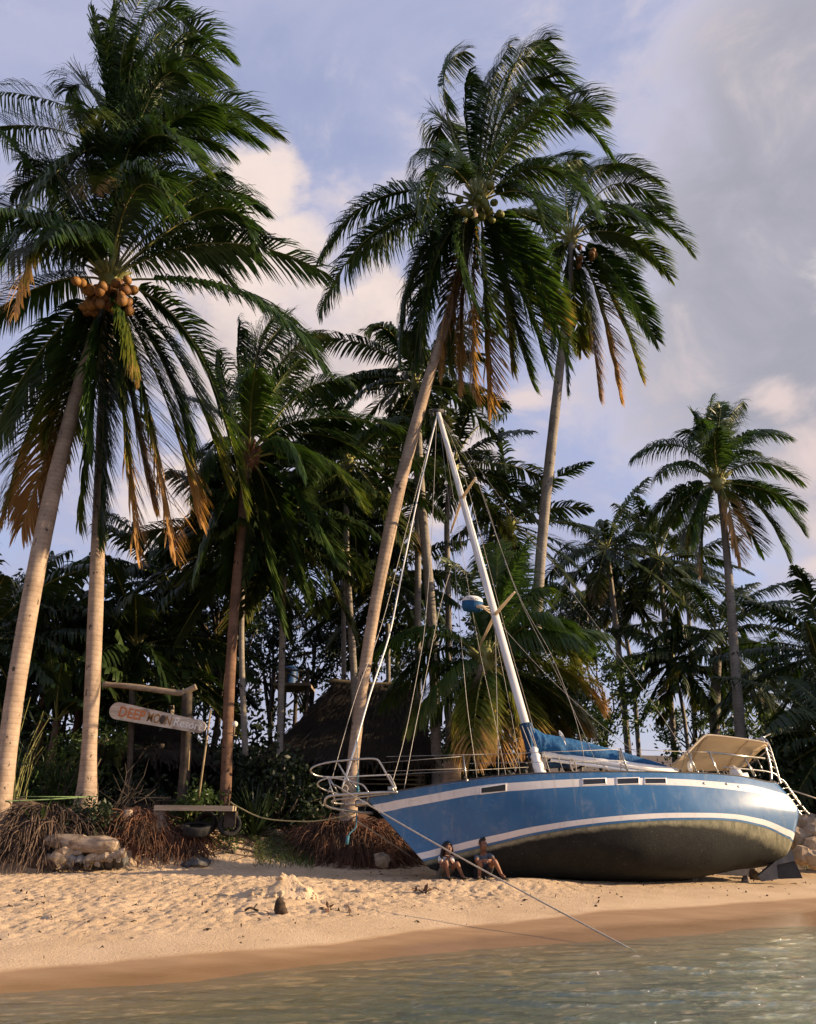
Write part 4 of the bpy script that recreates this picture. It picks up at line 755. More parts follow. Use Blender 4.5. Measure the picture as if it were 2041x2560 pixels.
Z6 = lambda x, y: (.4945 * x, .4945 * y)
Z7 = lambda x, y: (.4945 * x, 900 + .4945 * y)
Z8 = lambda x, y: (780 + .5817 * x, 50 + .5817 * y)
Z10 = lambda x, y: (1400 + .4638 * x, 900 + .4638 * y)
Z9 = lambda x, y: (800 + .4639 * x, 900 + .4639 * y)
def build_palms():
    # second front palm first: its tall crown stands behind the first
    fr = [((265, 150), (315, -50), .3), ((290, 110), (380, -40), -.2), ((340, -5), (470, 50), .3), ((430, 40), (568, 130), .4), ((430, 95), (555, 195), -.4), ((405, 145), (490, 225), -.6), ((262, 250), (258, 105), -.4), ((232, 200), (172, 225), .5), ((225, 260), (180, 320), -.6),
          ((480, 215), (688, 325), .4), ((440, 250), (640, 345), -.4), ((215, 255), (-70, 225), .5), ((150, 300), (-80, 330), -.4), ((240, 330), (60, 520), -.7), ((420, 420), (560, 560), .7), ((300, 300), (330, 120), .7), ((350, 240), (430, 170), -.8), ((330, 170), (420, 60), .6), ((390, 300), (500, 420), -.9), ((200, 380), (150, 560), .8), ((270, 180), (240, 40), .5)]
    hero_palm('coconut_palm', 'tall straight coconut palm second from the left, its crown highest in the photo', [(208, 2040, 19.7, 88), (216, 1990, 19.7, 52), (224, 1850, 19.7, 37), (232, 1700, 19.7, 38), (240, 1500, 19.8, 36), (249, 1250, 19.9, 31), (262, 950, 20, 27), (290, 600, 20, 25), (306, 440, 20, 23)], (308, 430, 20.0), fr, 4.9, 11, extra=5, fill_el=(-50, 70), wind=1.6, lmax=1.6)
    fr = [((545, 575), (811, 680), .2), ((625, 705), (803, 915), -.4), ((495, 800), (610, 1250), -.6, .02, .3), ((300, 900), (341, 1372), -.55, .05, .75), ((405, 940), (494, 1285), -.3, .05, .7), ((372, 980), (432, 1372), -.1, .12, .9), ((450, 860), (560, 1190), .3, .0, .3),
          ((90, 870), (-25, 1100), -.5, .02, .25), ((110, 950), (12, 1275), -.3, .1, .5), ((160, 1000), (55, 1315), .2, .25, .8), ((190, 980), (112, 1245), .4, .3, .8), ((230, 1000), (200, 1300), .6, .05, .3), ((262, 980), (248, 1335), .7, .0, .2), ((320, 960), (380, 1240), .6, .2, .9),
          ((105, 560), (40, 775), -.5, .22, .5), ((110, 690), (-110, 850), .3), ((60, 600), (-150, 690), .4), ((120, 455), (-70, 260), -.5), ((70, 470), (-20, 575), .5), ((110, 520), (20, 640), -.6), ((290, 430), (400, 200), -.5), ((320, 440), (360, 240), .4), ((400, 330), (565, 370), -.6), ((500, 450), (645, 512), .4), ((560, 470), (628, 612), -.3), ((510, 520), (572, 625), .7),
          ((230, 450), (190, 250), .4), ((180, 480), (90, 380), .6), ((420, 480), (550, 430), .3), ((330, 420), (440, 520), -.9), ((245, 470), (310, 330), -.8), ((350, 410), (420, 470), -1, .05), ((160, 420), (60, 400), -.2), ((200, 560), (120, 600), -.9), ((180, 880), (120, 1090), -.9, .02, .3), ((240, 900), (230, 1130), -.95, .0, .2), ((420, 900), (470, 1120), -.9, .0, .2)]
    p1 = hero_palm('coconut_palm', 'leftmost leaning coconut palm with a pale trunk and a cluster of brown coconuts', [(0, 2060, 18.5, 52), (9, 1960, 18.5, 48), (40, 1720, 18.6, 45), (90, 1430, 18.7, 44), (138, 1200, 18.9, 40), (178, 1040, 19, 36), (212, 920, 19.1, 33), (246, 800, 19.2, 30), (266, 700, 19.2, 28)], (275, 695, 19.2), fr, 5.0, 12, nuts=(44, .125, 'coco_brown', (.72, .33), (288, 768)), extra=4, fill_el=(-72, 70), wind=.9, lmax=1.5)
    rootmass(p1, gnd(70, 2165) + [-.35, 1.0, .1], 1.7, 1.15, 1.25, 1000, 'root_dark', 3, 1.1)
    fr = [(Z8(300, 690), Z8(45, 1010), .2), (Z8(280, 830), Z8(40, 1238), -.3), (Z8(470, 450), Z8(515, 885), -.6), (Z8(560, 560), Z8(490, 820), -.8), (Z8(520, 250), Z8(655, 135), .2), (Z8(570, 380), Z8(545, 520), .5), (Z8(740, 330), Z8(850, 108), .2), (Z8(830, 60), Z8(1155, 300), -.2), (Z8(860, 130), Z8(1020, 90), .4), (Z8(900, 180), Z8(1090, 330), .4), (Z8(1000, 290), Z8(1275, 560), -.4), (Z8(1060, 330), Z8(1240, 400), .3), (Z8(1000, 560), Z8(1210, 830), -.5), (Z8(980, 640), Z8(1150, 600), .3), (Z8(940, 700), Z8(1000, 900), -.7),
          (Z8(620, 930), Z8(738, 1285), -.7, .0, .15), (Z8(450, 930), Z8(382, 1440), -.2), (Z8(520, 980), Z8(440, 1460), .3, .0, .2), (Z8(500, 1000), Z8(490, 1500), -.5, .05, .2), (Z8(640, 1050), Z8(560, 1490), -.3, .65, .3), (Z8(690, 1080), Z8(705, 1610), -.2, .7, .3), (Z8(650, 1100), Z8(640, 1560), .3, .75, .3), (Z8(790, 1040), Z8(945, 1545), .2), (Z8(920, 960), Z8(1095, 1430), -.3), (Z8(860, 1000), Z8(1020, 1480), .5), (Z8(760, 1150), Z8(765, 1660), .3, .25, .7), (Z8(600, 1100), Z8(600, 1500), .6, .1, .3), (Z8(820, 1050), Z8(860, 1480), .7, .05, .4), (Z8(690, 950), Z8(800, 1330), -.9), (Z8(650, 420), Z8(680, 230), -.5), (Z8(700, 380), Z8(790, 220), .7), (Z8(800, 420), Z8(900, 330), -.7), (Z8(620, 620), Z8(560, 640), .7)]
    p4 = hero_palm('coconut_palm', 'tall leaning coconut palm in the middle with green coconuts and windblown fronds, behind the bow', [(868, 2040, 20.9, 60), (878, 1960, 20.9, 34), (893, 1820, 21.0, 29), (930, 1560, 21.2, 30), (985, 1280, 21.5, 32), (1035, 1080, 21.7, 29), (1080, 920, 21.9, 25), (1135, 740, 22.1, 22), (1190, 520, 22.2, 20)], (1198, 500, 22.2), fr, 5.4, 13, nuts=(26, .125, 'coco_green', (.75, .45), (1200, 535)), extra=3, fill_el=(-70, 70), wind=1.5, lmax=1.45)
    for k in range(2):
        pass
    fr = [(Z8(1400, 760), Z8(1630, 990), .2), (Z8(1350, 880), Z8(1535, 1095), -.4), (Z8(1300, 630), Z8(1540, 830), .3), (Z8(1220, 560), Z8(1495, 690), -.3), (Z8(1130, 650), Z8(1290, 620), .5), (Z8(1080, 700), Z8(1150, 600), -.4), (Z8(950, 940), Z8(858, 1000), .4), (Z8(1000, 1000), Z8(945, 1140), -.4), (Z8(1300, 1050), Z8(1478, 1370), .2), (Z8(1280, 1130), Z8(1415, 1520), -.4, .05, .4), (Z8(1230, 1130), Z8(1325, 1610), -.3, .3, .8), (Z8(1180, 1150), Z8(1235, 1610), .3, .25, .8), (Z8(1100, 1150), Z8(1105, 1580), .4), (Z8(1040, 1050), Z8(1040, 1420), -.4), (Z8(1330, 1000), Z8(1340, 1080), .6), (Z8(1250, 750), Z8(1440, 900), -.7), (Z8(1060, 1000), Z8(1000, 1300), .6), (Z8(1150, 1080), Z8(1200, 1400), -.7, .1, .5), (Z8(1020, 780), Z8(950, 830), .5)]
    hero_palm('coconut_palm', 'coconut palm with a slender curved trunk right of the mast, its low fronds turning orange', [(1330, 1960, 26.5, 30), (1336, 1750, 26.5, 29), (1345, 1500, 26.5, 27), (1362, 1280, 26.6, 26), (1385, 1060, 26.7, 25), (1398, 940, 26.8, 22), (1415, 780, 26.9, 19), (1430, 610, 27, 17)], (1428, 595, 27.0), fr, 4.9, 14, nuts=(9, .12, 'coco_brown', (.4, .35), (1465, 660)), extra=3, fill_el=(-70, 70), wind=1.4, lmax=1.3, tmat='trunk_grey')
    fr = [((600, 950), (730, 785), .3), ((625, 900), (690, 780), -.3), ((560, 980), (545, 880), -.4), ((680, 900), (805, 835), .2), ((590, 930), (600, 800), .6), ((760, 950), (865, 965), .3), ((740, 1030), (985, 1065), .3), ((730, 1090), (765, 1190), -.9), ((540, 1080), (478, 1240), -.4), ((560, 1120), (500, 1310), .4), ((560, 1250), (490, 1440), -.3), ((640, 1260), (705, 1560), -.5), ((730, 1190), (835, 1390), -.2), ((700, 1250), (760, 1490), .3), ((790, 1120), (900, 1260), -.4), ((780, 1060), (930, 1150), .5), ((610, 1280), (580, 1480), .5), ((660, 1000), (745, 900), -.6), ((555, 1030), (470, 1000), .5), ((670, 1220), (680, 1420), .7)]
    hero_palm('coconut_palm', 'brown trunked coconut palm with yellow frond stalks, standing behind the bench', [(562, 2030, 20.8, 36), (565, 1960, 20.8, 29), (574, 1720, 20.9, 27), (588, 1500, 21, 25), (603, 1330, 21.1, 23), (614, 1180, 21.2, 20), (622, 1140, 21.2, 20)], (624, 1140, 21.2), fr, 4.3, 15, extra=2, tmat='trunk_brown', wind=1.2, lmax=1.2)
    fr = [(Z10(800, 400), Z10(822, 205), .2), (Z10(880, 350), Z10(985, 228), -.2), (Z10(765, 400), Z10(725, 290), .4), (Z10(730, 330), Z10(688, 470), -.4), (Z10(960, 370), Z10(1225, 415), .2), (Z10(1060, 510), Z10(1295, 645), -.2), (Z10(1120, 670), Z10(1305, 905), .2), (Z10(1080, 760), Z10(1225, 1048), -.3), (Z10(960, 780), Z10(1085, 1025), .3), (Z10(910, 760), Z10(972, 1075), -.2, .7, .4), (Z10(640, 410), Z10(405, 522), .2), (Z10(640, 530), Z10(528, 640), -.4), (Z10(620, 690), Z10(478, 870), .2), (Z10(640, 750), Z10(540, 940), -.2), (Z10(730, 760), Z10(712, 990), -.4), (Z10(780, 800), Z10(765, 1125), .3, .1, .4), (Z10(900, 460), Z10(1105, 385), .4), (Z10(850, 400), Z10(870, 260), -.5), (Z10(1000, 640), Z10(1130, 760), .6), (Z10(800, 480), Z10(760, 330), -.6), (Z10(900, 420), Z10(940, 300), .6), (Z10(830, 380), Z10(850, 240), .6)]
    hero_palm('coconut_palm', 'lone tall coconut palm at the right with a long slightly curved grey trunk', [(1862, 1990, 29, 30), (1852, 1840, 29, 27), (1838, 1650, 29, 23), (1822, 1430, 29, 19), (1806, 1270, 29, 15), (1796, 1200, 29, 14)], (1794, 1200, 29.0), fr, 3.9, 16, extra=5, tmat='trunk_grey', wind=.7, wid=.055, n=80, lmax=1.2)
    fr = [(Z9(600, 1420), Z9(320, 1570), -.2), (Z9(700, 1640), Z9(490, 1970), -.5), (Z9(620, 1520), Z9(420, 1720), .4), (Z9(1250, 1470), Z9(1520, 1480), .3), (Z9(1300, 1610), Z9(1490, 1840), -.2, .25, .3), (Z9(1250, 1750), Z9(1420, 1970), .2, .3, .3), (Z9(960, 1300), Z9(1120, 975), .2), (Z9(1080, 1320), Z9(1200, 1240), -.3), (Z9(960, 1250), Z9(950, 1000), .5), (Z9(980, 1800), Z9(960, 2110), -.5, .3, .3), (Z9(850, 1800), Z9(700, 2090), -.3), (Z9(1080, 1800), Z9(1100, 2090), -.4, .35, .4), (Z9(780, 1230), Z9(700, 1090), .3), (Z9(1020, 1330), Z9(1060, 1080), .6), (Z9(1180, 1440), Z9(1380, 1600), -.6, .2, .2), (Z9(780, 1700), Z9(580, 1930), .4), (Z9(1150, 1800), Z9(1300, 2050), .5, .3, .3), (Z9(930, 1850), Z9(830, 2100), .4), (Z9(1150, 1380), Z9(1300, 1420), -.7)]
    hero_palm('coconut_palm', 'young low coconut palm with long arching sunlit fronds just behind the boat and mast', [(1128, 1990, 23.4, 50), (1132, 1900, 23.4, 46), (1165, 1760, 23.5, 40), (1212, 1665, 23.6, 36)], (1217, 1650, 23.6), fr, 4.6, 17, extra=5, fill_el=(-40, 50), wind=.6, lmax=1.35, dryfill=.2)

LIB = {}
def crown_mesh(seed, n=24, Lf=4.0, dense=58, wid=.062, wind=1.0, droop=1.0):
    g = MB(); r_ = np.random.default_rng(seed)
    for k in range(n):
        az = k * 2.39996 + r_.normal(0, .2); el = R(78 - 128 * ((k + .5) / n) ** .85 + r_.normal(0, 6)); h = np.array([math.cos(az), math.sin(az), 0]); L = Lf * r_.uniform(.8, 1.05)
        P1 = h * L * .52 * math.cos(el) + np.array([0, 0, L * .52 * math.sin(el)]); e2 = el - R(r_.uniform(35, 60) if el > -.2 else 22)
        P2 = P1 + h * L * .5 * math.cos(e2) + np.array([0, 0, L * .5 * math.sin(e2)]) + WIND * .7 * wind; old = el < -.45
        frond_mesh(g, P1 * .03, P1, P2, n=dense, lmax=1.0, dry=r_.uniform(.0, .12) + (.12 * r_.random() if old else 0), drytip=.2 if old else .08, wid=wid, wind=wind, seed=seed * 77 + k, droop=droop * r_.uniform(.8, 1.2), ragged=.1, stalk=.05)
    g.ball((0, 0, -.1), (.22, .22, .35), 8, 6, 1, jit=.4, seed=seed); return g
def far_palm(label, trunk, crown, Lf=4.0, seed=0, n=24, tmat='trunk_grey', wind=.8, dense=58, rz=None, tilt=0.0, group='coconut palms in the grove behind', name='coconut_palm', wid=.085):
    base = on(at(trunk[0][0], trunk[0][1], trunk[0][2])); t = thing(name, label, 'palm tree', base, group); g = MB(); tr = [(p[0], p[1], p[2], p[3] * .68) for p in trunk]
    c = at(*crown); trunk_mesh(g, tr, 26, nseg=9, seed=seed); P = g.v[0]; obj('trunk', g, M[tmat], t)
    key = (seed % 6, round(Lf, 1), n)
    if key not in LIB:
        me = MB(); LIB[key] = crown_mesh(seed, n, Lf, dense, wid, wind)
    src = LIB[key]; rz = (seed * 1.7) if rz is None else rz; ca, sa = math.cos(rz), math.sin(rz)
    g2 = MB(); V = src.verts(); V = V @ np.array([[ca, sa, 0], [-sa, ca, 0], [0, 0, 1]]); g2.v = [V + c]; g2.f = src.f; g2.m = src.m; g2.att = src.att; g2.n = src.n
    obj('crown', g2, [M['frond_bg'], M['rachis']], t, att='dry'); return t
def build_far_palms():
    T = lambda *p: list(p)
    far_palm('thin coconut palm with sparse drooping fronds behind the leaning middle palm', [(1045, 1960, 28, 26), (1045, 1300, 28, 24), (1040, 1000, 28, 22), (1030, 930, 28, 20)], (1030, 925, 28), 4.4, 31, 16)
    far_palm('coconut palm with a dark crown right behind the upper mast', [(1120, 1960, 30, 26), (1122, 1560, 30, 24), (1118, 1300, 30, 20), (1130, 1180, 30, 18)], (1134, 1165, 30), 4.6, 32, 24)
    far_palm('grey trunked coconut palm standing between the forestay and the mast', [(1094, 1960, 25.5, 40), (1085, 1640, 25.5, 38), (1068, 1400, 25.5, 36), (1052, 1220, 25.5, 32), (1045, 1050, 25.6, 26), (1040, 960, 25.6, 22)], (1040, 960, 25.6), 3.6, 33, 12)
    far_palm('coconut palm with a heavy dark crown between the brown trunk and the leaning middle palm', [(893, 1960, 25, 30), (888, 1750, 25, 28), (872, 1480, 25, 24), (866, 1360, 25, 22), (868, 1170, 25, 20)], (872, 1150, 25), 4.2, 34, 22)
    far_palm('slender second trunk close behind the heavy dark crowned palm', [(862, 1960, 29, 20), (860, 1650, 29, 18), (858, 1400, 29, 17), (850, 1290, 29, 16)], (850, 1270, 29), 3.8, 35, 22)
    far_palm('windblown coconut palm with a bent over crown left of the slender curved trunk', [(1262, 1960, 34, 22), (1268, 1600, 34, 20), (1275, 1330, 34, 18)], (1278, 1310, 34), 4.2, 36, 20, wind=2.4)
    far_palm('coconut palm with a round crown in the right hand grove, nearest the slender curved trunk', [(1580, 1980, 38, 26), (1560, 1760, 38, 24), (1540, 1560, 38, 20), (1520, 1390, 38, 16)], (1518, 1372, 38), 4.3, 37, 21)
    far_palm('smaller coconut palm with low hanging crown below the round crown of the right grove', [(1600, 1960, 42, 18), (1585, 1720, 42, 16), (1560, 1560, 42, 15), (1548, 1480, 42, 14)], (1548, 1470, 42), 3.9, 38, 18)
    far_palm('coconut palm with a shaggy crown in the centre of the right grove', [(1688, 1960, 40, 22), (1670, 1650, 40, 20), (1650, 1420, 40, 16)], (1648, 1400, 40), 4.3, 39, 20)
    far_palm('coconut palm half hidden behind the shaggy crown of the right grove', [(1740, 1960, 46, 18), (1728, 1650, 46, 16), (1718, 1430, 46, 14)], (1716, 1415, 46), 4.3, 40, 18)
    far_palm('big dark coconut palm standing directly behind the lone tall palm at the right', [(1778, 1980, 37, 40), (1788, 1800, 37, 36), (1795, 1620, 37, 30)], (1796, 1590, 37), 5.0, 41, 24)
    far_palm('short coconut palm with a small pale crown low in the right grove', [(1730, 1980, 38, 16), (1712, 1800, 38, 14), (1688, 1680, 38, 12)], (1682, 1655, 38), 3.4, 42, 20)
    far_palm('leafy coconut palm cut off by the right edge, above the stern', [(2075, 1980, 30, 40), (2070, 1750, 30, 34)], (2068, 1640, 30), 5.0, 43, 28)
    far_palm('low dark palm at the right edge with broad fronds hanging behind the stern', [(2110, 2000, 26, 40), (2110, 1900, 26, 36)], (2105, 1840, 26), 4.6, 44, 22)
    far_palm('small coconut palm between the two front trunks and the brown trunk', [(432, 1960, 27, 24), (428, 1700, 27, 22), (415, 1480, 27, 18)], (410, 1455, 27), 3.8, 45, 24)
    far_palm('pale thin coconut trunk with a hidden crown right of the brown trunk', [(614, 1890, 23, 24), (608, 1760, 23, 22), (604, 1600, 23, 20), (607, 1450, 23, 18), (615, 1350, 23.5, 17)], (618, 1340, 23.5), 3.6, 46, 22)
    far_palm('dark drooping palm filling the gap behind the brown trunk', [(700, 1980, 24, 26), (705, 1650, 24, 24), (712, 1330, 24, 22)], (714, 1310, 24), 4.2, 47, 22)
    far_palm('shady palm with hanging fronds between the front trunks', [(330, 1980, 25, 26), (335, 1750, 25, 24), (340, 1640, 25, 22)], (342, 1620, 25), 4.2, 48, 26)
    far_palm('pale green young palm behind the water tank gap', [(515, 1980, 34, 14), (512, 1760, 34, 13)], (512, 1700, 34), 3.0, 49, 20)
    far_palm('sunlit palm top between the leaning middle palm and the grey trunk', [(975, 1960, 31, 18), (970, 1560, 31, 17)], (968, 1450, 31), 4.0, 50, 24)
    far_palm('dark palm left of the leftmost trunk, cut off by the photo edge', [(-60, 2000, 23, 40), (-50, 1700, 23, 34)], (-45, 1600, 23), 4.6, 51, 26)
    far_palm('palm rising in the far gap left of the slender curved trunk', [(1450, 1960, 48, 14), (1452, 1700, 48, 13), (1455, 1540, 48, 12)], (1455, 1520, 48), 4.0, 52, 22)
    far_palm('dark palm between the right grove and the stern awning', [(1905, 1980, 44, 16), (1908, 1760, 44, 15)], (1908, 1735, 44), 4.0, 53, 24)

# ------------------------------------------------------------------ broad leaved trees and bushes
def leaves(g, C, r_, size=.16, asp=.45, m=0, hang=.4, att=0.0):
    """one small bent leaf (two quads) at every point of C"""
    N = len(C); d = r_.normal(size=(N, 3)); d[:, 2] -= hang; d /= np.linalg.norm(d, axis=1)[:, None]; w = np.cross(d, r_.normal(size=(N, 3))); w /= np.linalg.norm(w, axis=1)[:, None]; nn = np.cross(d, w)
    L = size * r_.uniform(.6, 1.3, N)[:, None]; W = L * asp * .5
    p0 = C; p1 = C + d * L * .5 + nn * L * .08; p2 = C + d * L
    V = np.stack([p0 - w * W * .3, p0 + w * W * .3, p1 - w * W, p1 + w * W, p2], 1); f = []
    for k in range(N): b = 5 * k; f += [(b, b + 1, b + 3, b + 2), (b + 2, b + 3, b + 4)]
    g.add(V.reshape(-1, 3), f, m, np.repeat(np.clip(r_.normal(.04, .08, N) + att, 0, 1), 5))
def crown_points(r_, c, rad, ncl, per, clr=.55, gap=.0):
    rad = np.asarray(rad, float); out = []; cl = []
    while len(cl) < ncl:
        p = r_.uniform(-1, 1, 3); q = np.linalg.norm(p)
        if q < 1 and (q > .45 or r_.random() < .35): cl.append(c + p * rad)
    for p in cl: s = clr * r_.uniform(.55, 1.3); out.append(p + r_.normal(0, 1, (per, 3)) * s * [.5, .5, .34])
    return np.concatenate(out), cl
def broad_tree(label, basepx, Y, top, rad, seed, mat='leaf', ncl=60, per=70, size=.2, trunk=.14, group='broad leaved trees behind the palms', name='broadleaf_tree', cat='tree', c=None, lean=0):
    r_ = np.random.default_rng(seed); b = on(at(basepx, 2000, Y)); cc = at(top[0], top[1], Y); t = thing(name, label, cat, b, group)
    pts, cl = crown_points(r_, cc, rad, ncl, per); g = MB(); leaves(g, pts, r_, size); obj('crown', g, M[mat], t, att='dry')
    g = MB(); k = np.linspace(0, 1, 12); P = b + np.outer(k, cc - b) + np.stack([.25 * np.sin(k * 4 + seed), .2 * np.cos(k * 3 + seed), 0 * k], 1) * np.sin(math.pi * k)[:, None]; P[0, 2] -= .2; g.tube(P, trunk * (1 - .6 * k), 8)
    for q in cl[::max(1, len(cl) // 14)]:
        i = r_.integers(5, 11); m = (P[i] + q) / 2 + r_.normal(0, .2, 3); g.tube([P[i], m, q], [trunk * .4, trunk * .25, trunk * .08], 5)
    obj('trunk', g, M['bark'], t); return t
def bush(label, c, rad, seed, mat='leaf', ncl=22, per=60, size=.14, asp=.45, group='bushes under the palms', name='bush', clr=.4, cat='bush'):
    r_ = np.random.default_rng(seed); pts, cl = crown_points(r_, np.asarray(c) + [0, 0, rad[2] * .8], rad, ncl, per, clr); pts[:, 2] = np.maximum(pts[:, 2], c[2] - .05)
    t = thing(name, label, cat, c, group); g = MB(); leaves(g, pts, r_, size, asp); obj('foliage', g, M[mat], t, att='dry'); g = MB()
    for q in cl[::2]: g.tube([np.asarray(c) + r_.normal(0, .1, 3) * [1, 1, 0] - [0, 0, .1], (np.asarray(c) + q) / 2 + r_.normal(0, .1, 3), q], [.03, .02, .008], 5)
    obj('stem', g, M['bark'], t); return t
def blade_plant(label, c, n, L, w, seed, mat, name, cat, up=(.35, 1.4), droop=.9, group=None, dry=0.0):
    r_ = np.random.default_rng(seed); t = thing(name, label, cat, c, group); g = MB()
    for k in range(n):
        a = r_.uniform(0, 6.28); e = r_.uniform(*up); d = np.array([math.cos(a) * math.cos(e), math.sin(a) * math.cos(e), math.sin(e)]); l = L * r_.uniform(.6, 1.1); p = np.asarray(c) + r_.normal(0, .04, 3) * [1, 1, 0]; W = np.cross(d, [0, 0, 1.0]); W /= np.linalg.norm(W) + 1e-6; V = []
        for s, ww in enumerate((.5, .9, 1, .85, .6, .06)):
            V += [p - W * w * .5 * ww, p + W * w * .5 * ww]; p = p + d * l / 5; d = d + np.array([0, 0, -droop * .3 * (s / 2.5)]) * r_.uniform(.4, 1.4); d /= np.linalg.norm(d)
        g.add(V, [(2 * s, 2 * s + 1, 2 * s + 3, 2 * s + 2) for s in range(5)], 0, np.clip(r_.normal(.06 + dry, .1), 0, 1))
    obj('leaves', g, M[mat], t, att='dry'); g = MB(); g.ball(np.asarray(c) + [0, 0, .02], (L * .08, L * .08, L * .14), 8, 6); obj('stem', g, M['rachis'], t); return t
def banana(label, c, n, L, seed, stem_h, group='banana like plants at the left edge', name='banana_plant', fan=False):
    r_ = np.random.default_rng(seed); t = thing(name, label, 'banana plant', c, group); g = MB(); top = np.asarray(c) + [0, 0, stem_h]; g.tube([np.asarray(c) - [0, 0, .2], (np.asarray(c) + top) / 2, top], [.16, .13, .09], 9); obj('stem', g, M['trunk_brown'], t); g = MB()
    for k in range(n):
        a = (k * 2.4 + r_.normal(0, .3)) if not fan else (.3 + math.pi * (k % 2)); e = r_.uniform(.5, 1.35) if not fan else R(20 + 140 * (k + .5) / n) % math.pi
        d = np.array([math.cos(a) * math.cos(e), math.sin(a) * math.cos(e), math.sin(e)]) if not fan else np.array([math.cos(R(15 + 150 * (k + .5) / n)), .12, math.sin(R(15 + 150 * (k + .5) / n))]); l = L * r_.uniform(.8, 1.15); p = top.copy(); cs = []; ds = []
        for s in range(14): cs.append(p); ds.append(d); p = p + d * l / 13; d = d + np.array([.02, 0, -.03 - .022 * s * .5]); d /= np.linalg.norm(d)
        cs = np.array(cs); g.tube(cs, np.linspace(.03, .006, 14), 4, 1, False)
        S = np.cross(ds[3], [0, 0, 1.0]); S /= np.linalg.norm(S); Nn = np.cross(S, ds[6])
        for sd in (1, -1):
            s = 3.5
            while s < 12.9:
                st = r_.uniform(.5, 1.6); e2 = min(s + st * .93, 13); u0, u1 = (s - 3) / 10, (e2 - 3) / 10; ip = lambda u: np.array([np.interp(u, np.arange(14), cs[:, q]) for q in range(3)])
                w0, w1 = (.36 * math.sin(math.pi * min(1, .12 + .86 * u)) ** .6 for u in (u0, u1)); dn = r_.uniform(.0, .3); a0, a1 = ip(s), ip(e2); sw = ds[6] * r_.uniform(0, .12)
                g.add([a0, a1, a1 + S * sd * w1 * .6 + Nn * .06, a0 + S * sd * w0 * .6 + Nn * .06, a1 + S * sd * w1 - [0, 0, dn] + sw, a0 + S * sd * w0 - [0, 0, dn] + sw], [(0, 1, 2, 3), (3, 2, 4, 5)], 0, max(0, r_.normal(.08, .08))); s += st
    obj('leaves', g, [M['banana'], M['rachis']], t, att='dry'); return t
# ------------------------------------------------------------------ people
def skin_mesh(name, J, E, root, sub=2):
    me = bpy.data.meshes.new(name); ks = list(J); ix = {k: i for i, k in enumerate(ks)}
    me.from_pydata([tuple(J[k][0]) for k in ks], [(ix[a], ix[b]) for a, b in E], []); o = bpy.data.objects.new(name, me); COL.objects.link(o)
    o.modifiers.new('skin', 'SKIN'); sv = me.skin_vertices[0].data
    for k in ks: r = J[k][1]; sv[ix[k]].radius = (r, r) if np.isscalar(r) else r; sv[ix[k]].use_root = (k == root)
    o.modifiers[0].use_smooth_shade = True; s = o.modifiers.new('sub', 'SUBSURF'); s.levels = s.render_levels = sub
    dg = bpy.context.evaluated_depsgraph_get(); m2 = bpy.data.meshes.new_from_object(o.evaluated_get(dg)); bpy.data.objects.remove(o); bpy.data.meshes.remove(me); m2.name = name; return m2
def mesh_child(name, me, mat, parent):
    me.transform(Matrix.Translation(Vector(-rootloc(parent)))); me.materials.clear(); me.materials.append(mat)
    me.polygons.foreach_set('use_smooth', [True] * len(me.polygons)); o = bpy.data.objects.new(name, me); COL.objects.link(o); o.parent = parent; return o
